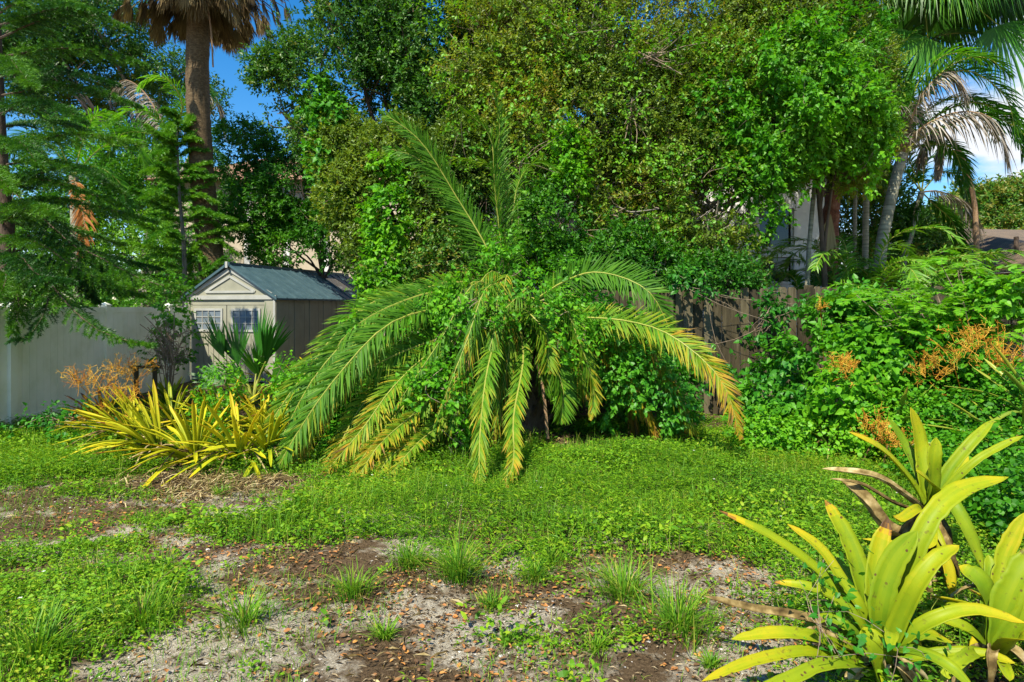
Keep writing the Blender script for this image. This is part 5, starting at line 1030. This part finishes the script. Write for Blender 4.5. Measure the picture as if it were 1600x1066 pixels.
def fl_left():
    twig_flowers('flower_panicle', 'bright orange bare flower stalks sticking out left of the bromeliad bed', [PB(150, 610, 7.4, 34, 18, .2), PB(190, 625, 7.4, 28, 20, .2), PB(125, 602, 7.4, 12, 8, .1)], 75, 55, 1.0)
    twig_flowers('flower_panicle', 'thin orange-brown flower stalks behind the bed against the white fence', [PB(200, 585, 8.2, 38, 18, .2)], 76, 36, .9)
fl_left()
creeper('climbing_vine', 'bright vine growing through the right part of the bromeliad bed', [PB(470, 620, 7.6, 40, 30, .3), PB(500, 600, 7.6, 30, 30, .3), PB(445, 590, 8.0, 25, 25, .3), PB(490, 680, 7.1, 25, 30, .2), PB(350, 600, 8.6, 20, 30, .2), PB(330, 640, 7.9, 25, 20, .2), PB(395, 660, 7.3, 25, 20, .2), PB(240, 680, 7.1, 20, 14, .2)], 900, .042, seed=64, gap=.42, tb=.75)
creeper('leafy_shrub', 'low dark weeds at the foot of the white fence', [PB(70, 665, 8.2, 50, 14, .4), PB(110, 655, 8.6, 40, 14, .4), PB(120, 668, 8, 40, 8, .3)], 260, .05, seed=65, mat='vinedk', gap=.36, cat='shrub')
def dark_bush():
    rng = np.random.default_rng(90); b = P(262, 600, 11); b[2] = 0; t = thing('dry_bush', b, 'dark brown bare twiggy bush at the fence corner beside the shed door', 'bush'); mb = MB()
    for k in range(260):
        c = P(262, 545, 11)+rdir(rng, 1)[0]*np.array([.35, .3, .5])*rng.uniform(.2, 1); mb.tube(np.array([c, c+rng.normal(0, .05, 3), c+rng.normal(0, .10, 3)]), [.005, .004, .002], 4)
    for k in range(14): mb.tube(spline([b, P(262, 560, 11)+rng.normal(0, .1, 3), P(262, 520, 11)+rng.normal(0, .2, 3)], 6), .008, 4)
    put(mb, 'branches', M['twig'], t)
    w_ = MB(); w_.box((-6.1, 10.2, .72), (-5.65, 10.32, .76)); w_.box((-6.05, 10.23, 0), (-6.0, 10.29, .72)); w_.box((-5.75, 10.23, 0), (-5.7, 10.29, .72)); 
    o = w_.build('plank_stand', M['board']); tag(o, 'small dark wooden plank stand before the white fence corner', 'plank')
dark_bush()

# palmetto in front of the shed
def palmetto():
    rng = np.random.default_rng(92); b = P(395, 640, 9.4); b[2] = 0; t = thing('palmetto', b, 'dark green fan palmetto growing in front of the shed doors', 'palmetto')
    L = [((350, 560), (-.35, .1, .9), .78), ((372, 570), (-.15, -.1, 1), .80), ((405, 560), (.12, .05, 1), .92), ((415, 565), (.35, -.1, .9), .80), ((385, 600), (-.6, -.2, .5), .60), ((405, 590), (0, -.4, .8), .70), ((350, 600), (-.9, 0, .4), .55), ((440, 600), (.9, 0, .35), .60), ((425, 600), (.5, -.3, .6), .65), ((365, 590), (-.3, -.5, .7), .6)]
    for (px, py), d, r in L:
        mb = MB(); c = P(px, py, 9.4+rng.uniform(-.25, .25)); fanleaf(mb, c, d, r, rng, n=17, W=.042, tint=rng.uniform(.2, .5), spread=rng.uniform(24, 42), droop=.08, stalk=b+np.array([0, 0, .3]), nrmv=(rng.normal(0, .6), -1, .4)); put(mb, 'fan_leaf', [M['palm'], M['rachis']], t)
palmetto()

def right_rosettes():
    g = 'green bromeliads in the right bushes'
    for i, (px, py, d, L, lab, lean, sp, mat) in enumerate([
        (1400, 640, 6.9, .85, 'upright green bromeliad standing in the right bushes', (0, -.1), (5, 50), 'bromgreen'),
        (1600, 640, 6.0, 1.05, 'spiky bromeliad with long narrow leaves pointing left at the right edge', (-.8, -.1), (30, 85), 'bromgreen'),
        (1640, 600, 6.2, 1.15, 'upper spiky bromeliad with narrow arching leaves at the right edge', (-.8, 0), (20, 75), 'bromgreen'),
        (1300, 690, 7.2, .5, 'small pale bromeliad at the foot of the right bushes', (0, 0), (5, 50), 'bromgreen'),
        (1580, 1010, 3.3, .45, 'low young bromeliad at the lower right corner', (.1, -.2), (30, 85), 'brom')]):
        b = P(px, py, d); b[2] = 0.25 if i in (0, 1) else (.45 if i == 2 else .03); rosette('bromeliad', lab, b, 250+i, n=16, L=L, W=.05 if i != 3 else .035, lean=lean, spread=sp, mat=mat, t0=.35, t1=.75, group=g if i < 4 else 'bromeliads in the right foreground', dry=6)
right_rosettes()

# ================================================================== PINES
def pine_branch_mesh(pts, rng, bl=.28, nb=55, nd=38, NL=.028, thick=.02, droopy=.25, tb=.4, nw=.22):
    C = spline(pts, 30); ds = np.concatenate([[0], np.cumsum(np.linalg.norm(np.diff(C, axis=0), axis=1))]); tot = ds[-1]
    wood = MB(); wood.tube(C[::3], np.linspace(thick, .006, len(C[::3])), 5)
    mb = MB()
    for sd in (-1, 1):
        s = np.linspace(.12, 1, nb)+rng.normal(0, .006, nb); s = np.clip(s, 0, .995)
        b = np.stack([np.interp(s*tot, ds, C[:, k]) for k in range(3)], -1); b2 = np.stack([np.interp(np.minimum(s+.02, 1)*tot, ds, C[:, k]) for k in range(3)], -1)
        b1 = np.stack([np.interp((s-.02)*tot, ds, C[:, k]) for k in range(3)], -1)
        T = nrm(b2-b1); side = nrm(np.cross(T, [0, 0, 1.])+1e-6); an = R(52)-.25*s+rng.normal(0, .1, nb)
        d = nrm(T*np.cos(an)[:, None]+side*sd*np.sin(an)[:, None]+np.array([0, 0, 1.])*rng.normal(.05, .14, nb)[:, None]); L = bl*np.clip(np.sin(np.pi*(s*.82+.14)), .15, 1)**.8*rng.uniform(.8, 1.15, nb)
        f = np.linspace(0.02, 1, nd)[None, :, None]
        p = b[:, None]+d[:, None]*L[:, None, None]*f-np.array([0, 0, 1.])*(droopy*L[:, None, None]*f**2)
        p = p.reshape(-1, 3); dd = np.repeat(d-np.array([0, 0, .3])*droopy, nd, 0); m = len(p); rd = rdir(rng, m); rd = rd-dd*np.sum(rd*dd, 1, keepdims=True)
        D = nrm(nrm(rd)*.75+dd*.75+np.array([0, 0, .12])); tn = np.repeat(np.clip(tb+rng.normal(0, .18, nb), 0, 1), nd)
        leaves(mb, p, D, rdir(rng, m), NL*rng.uniform(.7, 1.2, m), NL*nw, TR, np.clip(tn+rng.uniform(-.15, .15, m), 0, 1))
    # needles along the main stem
    m = 500; q = rng.uniform(0.05, 1, m); p = np.stack([np.interp(q*tot, ds, C[:, k]) for k in range(3)], -1); leaves(mb, p, rdir(rng, m)+nrm(C[-1]-C[0])*.7, rdir(rng, m), NL*1.2, NL*.25, TR, tb)
    return wood, mb
def pines():
    rng = np.random.default_rng(95)
    b = np.array([-7.78, 9.7, 0.]); t = thing('norfolk_pine', b, 'dark green pine with long drooping layered branches at the left edge, behind the fence', 'pine tree')
    tr = MB(); tr.tube(spline([b, P(8, 400, 9.7), P(0, 250, 9.7), P(-8, 60, 9.7), P(-10, -150, 9.8)], 20), np.linspace(.16, .06, 20), 10, rough=.06, rng=rng); put(tr, 'trunk', M['barkdk'], t, True)
    BR = [([(0, 90, 9.7), (90, 75, 9.2), (170, 85, 8.9), (225, 100, 8.7)], .34), ([(0, 60, 9.7), (70, 30, 9.3), (150, 25, 9.1), (200, 45, 9.0)], .34),
          ([(0, 150, 9.7), (80, 135, 9.3), (150, 140, 9.0), (215, 165, 8.9)], .34), ([(0, 235, 9.7), (70, 215, 9.0), (140, 210, 8.6), (220, 225, 8.4)], .36),
          ([(0, 180, 9.7), (40, 160, 8.7), (90, 165, 8.0), (130, 190, 7.6)], .34), ([(0, 300, 9.7), (50, 275, 8.9), (110, 260, 8.3), (160, 280, 7.9)], .36),
          ([(0, 330, 9.7), (80, 310, 9.3), (160, 325, 9.0), (240, 345, 8.8)], .38), ([(0, 240, 9.7), (20, 220, 8.5), (40, 230, 7.8), (60, 260, 7.3)], .36),
          ([(0, 380, 9.7), (70, 365, 9.2), (150, 400, 8.9), (230, 440, 8.7), (290, 450, 8.6)], .38), ([(0, 350, 9.7), (30, 330, 8.6), (60, 320, 8.0), (90, 340, 7.5)], .36),
          ([(0, 400, 9.7), (50, 410, 8.9), (100, 470, 8.3), (160, 520, 8.0), (236, 540, 7.9)], .36), ([(10, 410, 9.7), (60, 420, 9.0), (75, 470, 8.6), (50, 520, 8.3), (18, 532, 8.2)], .30),
          ([(0, 410, 9.7), (90, 420, 9.3), (170, 450, 9.1), (220, 462, 9.0)], .36), ([(0, 280, 9.7), (-30, 260, 8.7), (-10, 270, 8.0), (20, 300, 7.6)], .36), ([(0, 430, 9.7), (10, 430, 8.8), (5, 450, 8.3), (-10, 470, 8.0)], .34),
          ([(0, 20, 9.7), (50, -10, 9.2), (100, -5, 8.8), (130, 20, 8.6)], .32), ([(0, 110, 9.7), (10, 90, 8.7), (30, 110, 8.0), (50, 135, 7.6)], .34), ([(0, 350, 9.7), (60, 350, 10.2), (120, 360, 10.6), (190, 380, 10.8)], .36), ([(0, 200, 9.7), (50, 190, 10.4), (110, 195, 10.8), (170, 220, 11)], .36), ([(0, 400, 9.7), (80, 380, 10.0), (170, 400, 10.2), (250, 420, 10.4)], .36), ([(0, 60, 9.7), (30, 40, 10.4), (70, 50, 10.8), (120, 80, 11)], .34), ([(0, 420, 9.7), (50, 400, 9.5), (110, 430, 9.4), (150, 470, 9.4)], .34), ([(0, 0, 9.7), (0, -30, 9.0), (20, -20, 8.3), (40, 10, 8.0)], .32), ([(0, 400, 9.7), (30, 400, 8.8), (60, 430, 8.3), (110, 440, 8.0)], .38), ([(0, 370, 9.7), (60, 380, 8.9), (120, 420, 8.5), (190, 450, 8.4)], .38), ([(0, 320, 9.7), (50, 330, 9.2), (110, 380, 8.9), (160, 420, 8.8)], .38), ([(0, 420, 9.7), (20, 440, 9.0), (30, 480, 8.6), (20, 520, 8.4)], .3), ([(0, 290, 9.7), (60, 280, 9.0), (130, 300, 8.6), (190, 320, 8.4)], .36), ([(0, 120, 9.7), (60, 110, 9.0), (120, 115, 8.6), (180, 130, 8.4)], .36), ([(0, 40, 9.7), (60, 20, 9.0), (110, 10, 8.6), (160, 20, 8.4)], .36), ([(0, 260, 9.7), (60, 250, 9.6), (130, 262, 9.5), (190, 300, 9.4)], .34)]
    for pts, bl in BR:
        w_, n_ = pine_branch_mesh([P(*q) for q in pts], rng, bl=bl, nb=60, nd=60, NL=.05, tb=.5+rng.uniform(-.4, .4), nw=.2); br = put(w_, 'branch', M['barkdk'], t); n_.V = [v-np.array(t.location) for v in n_.V]; n_.build('needles', M['needle'], br)
    b = P(290, 480, 15.0); b[2] = 0; t = thing('norfolk_pine', b, 'younger light green pine with feathery tiers beside the palm trunk', 'pine tree')
    tr = MB(); tp = spline([b, P(288, 400, 15.), P(280, 300, 15.), P(276, 190, 15.)], 20); tr.tube(tp, np.linspace(.07, .015, 20), 8); put(tr, 'trunk', M['barkgr'], t, True)
    for k in range(60):
        f = (k+.5)/60; py = 475-285*f; c = np.array([np.interp(CAMH-(py-480)/1000*15, tp[:, 2], tp[:, j]) for j in range(3)]); a = k*2.1+rng.uniform(-.3, .3); l = (2.0-1.7*f)*rng.uniform(.75, 1.15); h = np.array([math.cos(a), math.sin(a)*.9, 0]); l = l*(.45 if (f < .3 and h[0] > .1) else 1)
        w_, n_ = pine_branch_mesh([c, c+h*l*.5+np.array([0, 0, rng.uniform(0, .2)]), c+h*l+rng.normal(0, .12, 3)+np.array([0, 0, rng.uniform(-.45, .3)+.3*f])], rng, bl=.42*(1-.4*f), nb=34, nd=30, NL=.07, thick=.012, tb=.75+rng.uniform(-.3, .25), droopy=.25); br = put(w_, 'branch', M['barkgr'], t); n_.V = [v-np.array(t.location) for v in n_.V]; n_.build('needles', M['needlelt'], br)
pines()

# ================================================================== TALL PALMS
def sabal():
    rng = np.random.default_rng(101); D = 15.4
    b = P(345, 590, D); b[2] = 0; t = thing('cabbage_palm', b, 'tall cabbage palm with thick brown trunk and skirt of dead fronds above the shed', 'palm tree')
    tp = spline([b, P(332, 420, D), P(318, 300, D), P(309, 150, D), P(310, 20, D), P(311, -5, D)], 60)
    mb = MB(); rr = np.linspace(.30, .24, 60)*(1+.03*np.sin(np.arange(60)*2.2)); mb.tube(tp, rr, 18, rough=.04, rng=rng); put(mb, 'trunk', M['sabal'], t, True)
    sk = MB(); top = tp[-1]
    for k in range(230):
        a = rng.uniform(0, 6.3); h = np.array([math.cos(a), math.sin(a), 0]); ra = rng.uniform(.3, 2.1); c = top+h*ra+np.array([0, 0, rng.uniform(-.2, .5)-.1])
        fanleaf(sk, c, h*.3+np.array([0, 0, -1.]), rng.uniform(.5, .9)*(1.15-.25*ra), rng, n=24, W=.035, tint=rng.uniform(.1, .8), spread=32, droop=.1, stalk=top+np.array([0, 0, .9]), nrmv=h)
    put(sk, 'dead_frond_skirt', [M['brownfrond'], M['deadrachis']], t)
    for k in range(26):
        a = k*2.4; h = np.array([math.cos(a), math.sin(a), rng.uniform(-.1, .8)]); c = top+h*1.4+np.array([0, 0, 1.3]); f = MB(); fanleaf(f, c, h, 1.2, rng, n=40, W=.05, tint=.4, spread=100, droop=.5, stalk=top+np.array([0, 0, .9])); put(f, 'fan_leaf', [M['palm'], M['rachis']], t)
    d = MB(); d.tube(spline([P(322, -10, D-.4), P(330, 50, D-.5), P(333, 105, D-.5)], 8), .02, 5); put(d, 'dead_stalk', M['deadrachis'], t)
sabal()

def fan_palm():
    rng = np.random.default_rng(103); D = 13.2
    b = P(1300, 600, D); b[2] = 0; t = thing('fan_palm', b, 'tall fan palm with rough reddish trunk and hanging fringed leaves at the top right', 'palm tree')
    tp = spline([b, P(1296, 400, D), P(1306, 260, D), P(1330, 100, D+.2), P(1370, -60, D+.3)], 50); mb = MB(); mb.tube(tp, np.linspace(.17, .13, 50)*(1+.10*np.sin(np.arange(50)*1.9)), 12, rough=.13, rng=rng); put(mb, 'trunk', M['redbark'], t, True)
    top = tp[-1]+np.array([.9, 0, -.15])
    for k in range(64):
        a = k*2.4; h = np.array([math.cos(a), math.sin(a), 0]); z = rng.uniform(-.7, .9); c = top+h*rng.uniform(.7, 2.3)*np.array([1.1, .7, 1])+np.array([0, 0, z]); f = MB()
        fanleaf(f, c, h*.7+np.array([0, 0, -.85]), rng.uniform(.9, 1.4), rng, n=50, W=.045, tint=rng.uniform(.15, .85), spread=75, droop=.75, stalk=top, nrmv=h+np.array([0, 0, .5])); put(f, 'fan_leaf', [M['palm'], M['rachis']], t)
    # a spread leaf catching the sun at the frame edge
    f = MB(); fanleaf(f, P(1450, 60, 12.6), (-.5, -.2, -.8), 1.2, rng, n=50, W=.045, tint=.6, spread=85, droop=.2, stalk=top, nrmv=(0, -1, .3)); put(f, 'fan_leaf', [M['palm'], M['rachis']], t)
    f = MB(); fanleaf(f, P(1560, 40, 12.8), (.3, -.2, -.6), 1.5, rng, n=50, W=.045, tint=.4, spread=85, droop=.4, stalk=top, nrmv=(0, -1, .4)); put(f, 'fan_leaf', [M['palm'], M['rachis']], t)
fan_palm()

def feather_palm(name, label, base, trunk, r0, fr, seed, bark='ringbark', LL=.5, group=None, cat='palm tree'):
    rng = np.random.default_rng(seed); t = thing(name, base, label, cat, group); tp = spline([base]+trunk, 40); mb = MB()
    mb.tube(tp, np.linspace(r0, r0*.8, 40)*(1+.05*(np.arange(40) % 3 == 0)), 12); put(mb, 'trunk', M[bark], t, True)
    for pts, kind, kw in fr:
        f = MB(); q = [tp[-1]]+[P(*v) for v in pts]
        if kind == 'live': frond(f, q, rng=rng, **dict(dict(LL=LL*1.1, n=90, W=.034, tint=.5, tipt=.45, rr=.022, grav=.5, ang=50), **kw)); put(f, 'frond', [M['palm'], M['rachis']], t)
        elif kind == 'lit': frond(f, q, rng=rng, **dict(dict(LL=LL, n=60, W=.035, tint=1., tipt=.8, rr=.022, grav=.4, ang=50), **kw)); put(f, 'frond', [M['vine'], M['rachis']], t)
        elif kind == 'orange': frond(f, q, rng=rng, **dict(dict(LL=LL, n=40, W=.045, tint=.5, tipt=.45, rr=.02, grav=.6, ang=45), **kw)); put(f, 'dead_frond', [M['orangefrond'], M['deadrachis']], t)
        else: frond(f, q, rng=rng, **dict(dict(LL=LL, n=85, W=.026, tint=.75, tipt=.45, tv=.25, rr=.025, grav=.9, ang=50, hang=.6, missing=.1), **kw)); put(f, 'dead_frond', [M['deadfrond'], M['deadrachis']], t)
    return t
D = 12.6
feather_palm('queen_palm', 'palm with pale ringed trunk and grey dead fronds arching over at the right', np.array([*P(1370, 600, D)[:2], 0]), [P(1374, 420, D), P(1388, 330, D), P(1410, 240, D)], .115,
    [([(1380, 150, 12.4), (1340, 110, 12.2), (1300, 130, 12)], 'live', {}), ([(1395, 130, 12.6), (1370, 85, 12.8), (1330, 90, 13)], 'live', {}), ([(1430, 140, 12.4), (1480, 85, 12.2), (1560, 95, 12.0)], 'lit', dict(tint=.3, tipt=.6)),
     ([(1430, 170, 12.3), (1500, 110, 12), (1570, 150, 11.8), (1590, 230, 11.7)], 'live', {}), ([(1450, 210, 12.4), (1530, 180, 12.2), (1600, 210, 12), (1640, 290, 11.9)], 'live', dict(LL=.6)),
     ([(1430, 170, 12.2), (1460, 125, 12), (1490, 112, 11.9), (1510, 150, 11.8)], 'dead', dict(LL=.55, n=75)), ([(1440, 200, 12.2), (1500, 175, 12.0), (1555, 190, 11.8), (1575, 255, 11.7)], 'dead', dict(LL=.55, n=75)), ([(1400, 170, 12.3), (1380, 150, 12), (1350, 165, 11.9)], 'dead', dict(LL=.4)),
     ([(1450, 225, 12.8), (1490, 235, 13), (1510, 290, 13)], 'live', dict(LL=.45)), ([(1425, 120, 12.9), (1460, 60, 13.2), (1530, 50, 13.4)], 'live', {}), ([(1440, 180, 13), (1500, 150, 13.4), (1540, 170, 13.6), (1560, 220, 13.8)], 'live', {}),
     ([(1400, 120, 12.6), (1410, 70, 12.6), (1440, 40, 12.5)], 'live', {}), ([(1380, 200, 12.2), (1350, 190, 11.9), (1325, 220, 11.7)], 'live', {}),
     ([(1420, 130, 12.8), (1450, 90, 13), (1500, 80, 13.1), (1540, 110, 13.2)], 'live', {}), ([(1440, 150, 12.2), (1490, 100, 11.9), (1540, 90, 11.7), (1580, 120, 11.6)], 'live', dict(tint=.8)), ([(1400, 140, 12.5), (1385, 100, 12.3), (1350, 75, 12.2)], 'live', dict(tint=.7)), ([(1450, 190, 12.4), (1520, 160, 12.3), (1580, 190, 12.2), (1600, 250, 12.1)], 'live', {}), ([(1410, 130, 12.9), (1430, 80, 13.3), (1470, 60, 13.5)], 'live', {})], 105)
feather_palm('dead_palm', 'dead palm whose bare brown stem bends over in front of the shingle roof', np.array([*P(1530, 520, 14)[:2], 0]), [P(1526, 388, 14), P(1521, 310, 14), P(1502, 245, 13.8), P(1474, 205, 13.6)], .055,
    [([(1440, 200, 13.4), (1415, 225, 13.3), (1405, 270, 13.3)], 'dead', dict(LL=.3)), ([(1450, 215, 13.4), (1435, 260, 13.4)], 'dead', dict(LL=.3)), ([(1470, 230, 13.6), (1465, 280, 13.5)], 'dead', dict(LL=.2))], 106, bark='deadrachis', cat='dead palm')
D = 17
feather_palm('queen_palm', 'smaller slender palm with dark drooping fronds seen against the clouds', np.array([*P(1405, 560, D)[:2], 0]), [P(1410, 420, D), P(1425, 360, D), P(1440, 300, D)], .09,
    [([(1470, 270, D), (1500, 280, D), (1520, 330, D)], 'live', {}), ([(1410, 265, D), (1380, 275, D), (1370, 320, D)], 'live', {}), ([(1450, 250, D), (1490, 240, D), (1510, 260, D)], 'live', {}), ([(1420, 250, D), (1400, 230, D), (1370, 240, D)], 'live', {}), ([(1460, 320, D), (1490, 350, D), (1500, 400, D)], 'live', {}), ([(1430, 330, D), (1410, 370, D)], 'live', {}), ([(1470, 300, D), (1510, 320, D), (1530, 370, D)], 'dead', dict(hang=.3))], 107, group='slender background palms')
D = 11.9
feather_palm('slender_palm', 'thin bare green-grey palm stem leaning beside the white house window', np.array([*P(1258, 600, D)[:2], 0]), [P(1262, 430, D), P(1268, 340, D), P(1278, 240, D)], .045,
    [([(1290, 180, D), (1330, 160, D), (1360, 190, D)], 'live', {}), ([(1270, 180, D), (1240, 160, D), (1210, 190, D)], 'live', {}), ([(1280, 170, D), (1290, 130, D)], 'live', {})], 108)
D = 15.5
for i, (px, lab) in enumerate([(1355, 'grey palm stem standing behind the ringed palm, left of it'), (1338, 'thin grey palm stem nearest the reddish trunk, behind the ringed palm')]):
    feather_palm('slender_palm', lab, np.array([*P(px-4, 560, D+i)[:2], 0]), [P(px-3, 400, D+i), P(px, 260, D+i), P(px+5, 180, D+i)], .075-.025*i,
        [([(px+40, 150, D), (px+80, 190, D)], 'live', {}), ([(px-40, 150, D), (px-70, 190, D)], 'live', {}), ([(px+20, 130, D), (px+40, 120, D)], 'live', {})], 110+i, group='slender background palms')

def areca(name, label, cx, cy, d, seed, n=14, sc=1., tint=.55, mat='palm', LL=.36):
    rng = np.random.default_rng(seed); b = P(cx, cy, d); b[2] = 0; t = thing(name, b, label, 'palm shrub', 'low feather palms behind the wood fence')
    for k in range(5):
        cn = MB(); a = rng.uniform(0, 6.3); cn.tube(spline([b+np.array([math.cos(a)*.08, math.sin(a)*.08, 0]), b+np.array([math.cos(a)*.2, math.sin(a)*.2, 1.4])], 6), .025, 6); put(cn, 'cane', M['ringbark'], t)
    for k in range(n):
        a = k*2.4+rng.uniform(-.3, .3); el = R(rng.uniform(40, 82)); h = np.array([math.cos(a), math.sin(a), 0]); L = 2.5*sc*rng.uniform(.7, 1.1)
        zz = rng.uniform(.9, 1.5); p0 = b+h*(.12+.1*zz)+np.array([0, 0, zz]); p1 = p0+(h*math.cos(el)+np.array([0, 0, math.sin(el)]))*L*.6; p2 = p1+h*L*.35+np.array([0, 0, .1*L]); p3 = p2+h*L*.2-np.array([0, 0, .15*L])
        f = MB(); frond(f, [p0, p1, p2, p3], LL=LL, n=46, W=.032, tint=tint, tipt=tint+.1, tv=.15, rng=rng, start=.35, grav=.35, rr=.014); put(f, 'frond', [M[mat], M['rachis']], t)
areca('feather_palm_shrub', 'low green feather palm in front of the white house corner', 1270, 480, 12.6, 121, 14, .7)
areca('feather_palm_shrub', 'lush feather palm between the reddish trunk and the ringed trunk', 1340, 480, 12.2, 122, 20, .95, .8)
areca('feather_palm_shrub', 'feather palm right of the ringed trunk behind the grey fence', 1405, 480, 12.9, 123, 18, .95, .7)
areca('feather_palm_shrub', 'dark feather palm farthest back toward the shingled house', 1440, 470, 15, 124, 12, .9, .5)
# warm dead frond hanging at the reddish trunk
def dead_hang():
    rng = np.random.default_rng(126); b = P(1290, 390, 12.6); t = thing('dead_palm_frond', b, 'tan dead fan leaf hanging against the reddish trunk', 'dead frond'); f = MB()
    fanleaf(f, P(1298, 335, 12.7), (-.15, 0, -1), 1.0, rng, n=22, W=.045, tint=.9, spread=18, droop=0, nrmv=(0, -1, .1)); put(f, 'leaflets', [M['brownfrond'], M['deadrachis']], t)
dead_hang()

# left background palms
D = 19
feather_palm('queen_palm', 'palm behind the pines with sunlit bright frond arching beside the tall trunk', np.array([*P(262, 600, D)[:2], 0]), [P(262, 420, D), P(264, 300, D), P(268, 220, D)], .15,
    [([(285, 165, 18.5), (262, 125, 18.2), (232, 122, 18), (215, 140, 18)], 'lit', dict(vee=.1)), ([(240, 180, 18.5), (205, 172, 18), (175, 190, 17.8)], 'lit', dict(tint=.6)), ([(300, 180, 19), (330, 150, 19.2), (345, 170, 19.3), (350, 210, 19.4)], 'dead', {}), ([(230, 150, 19.5), (195, 125, 19.6), (170, 150, 19.6)], 'dead', {}),
     ([(290, 160, 19), (320, 140, 19), (340, 160, 19)], 'live', {}), ([(240, 210, 19), (190, 210, 19), (160, 260, 19)], 'live', {}), ([(250, 230, 19), (220, 270, 19), (210, 320, 19)], 'live', {}), ([(300, 220, 19), (340, 240, 19), (355, 290, 19)], 'live', {})], 130, LL=.6)
D = 17.5
feather_palm('queen_palm', 'palm at the far left with an orange dead frond hanging above the fence', np.array([*P(120, 600, D)[:2], 0]), [P(120, 440, D), P(118, 340, D), P(115, 275, D)], .14,
    [([(122, 300, 17), (132, 350, 16.6), (128, 400, 16.5)], 'orange', dict(n=44, LL=.42)), ([(160, 230, D), (210, 220, D), (230, 270, D)], 'lit', dict(tint=.5)), ([(80, 230, D), (40, 210, D), (10, 240, D)], 'live', {}), ([(130, 220, D), (150, 180, D), (190, 180, D)], 'lit', dict(tint=.4)), ([(150, 260, D), (190, 290, D), (200, 340, D)], 'live', {}), ([(90, 220, D), (70, 170, D), (40, 170, D)], 'live', {})], 131, LL=.6)

# background band that closes the horizon
def far_wood():
    rng = np.random.default_rng(140); mb = MB(); bl = []
    for x in np.linspace(-60, 70, 46): bl.append((np.array([x+rng.normal(0, 1), 55+rng.normal(0, 3), rng.uniform(2, 3)]), np.array([3.2, 3, rng.uniform(2.5, 4.0)])))
    foliage(mb, bl, 9000, .5, .6, rng, k=6, twig=1., gap=.2, gf=.3, tb=.7, tv=.3, tf=.2)
    o = mb.build('far_woods', [M['oak'], M['twig']]); tag(o, 'distant dark green band of woodland at the horizon', 'woodland', kind='stuff')
far_wood()
def twigs_on_mass():
    rng = np.random.default_rng(150)
    spec = [((1010, 90), (1055, 80), 'broken brown dead branch caught high in the olive tree'), ((985, 170), (1000, 200), 'short dead brown twig cluster in the middle of the olive tree'), ((800, 330), (815, 350), 'grey bare twigs above the palm crown')]
    for (x0, y0), (x1, y1), lab in spec:
        b = P(x0, y0, 11.1); t = thing('dead_branch', b, lab, 'dead branch'); mb = MB()
        for k in range(16):
            e = P(x1+rng.normal(0, 22), y1+rng.normal(0, 18), 10.9+rng.normal(0, .15)); mb.tube(spline([b+rng.normal(0, .1, 3), (b+e)/2+rng.normal(0, .05, 3), e], 6), np.linspace(.011, .004, 6), 5)
        put(mb, 'twigs', M['twig'], t)
twigs_on_mass()
print('OBJECTS', len(bpy.data.objects), 'POLYS', sum(len(m.polygons) for m in bpy.data.meshes))
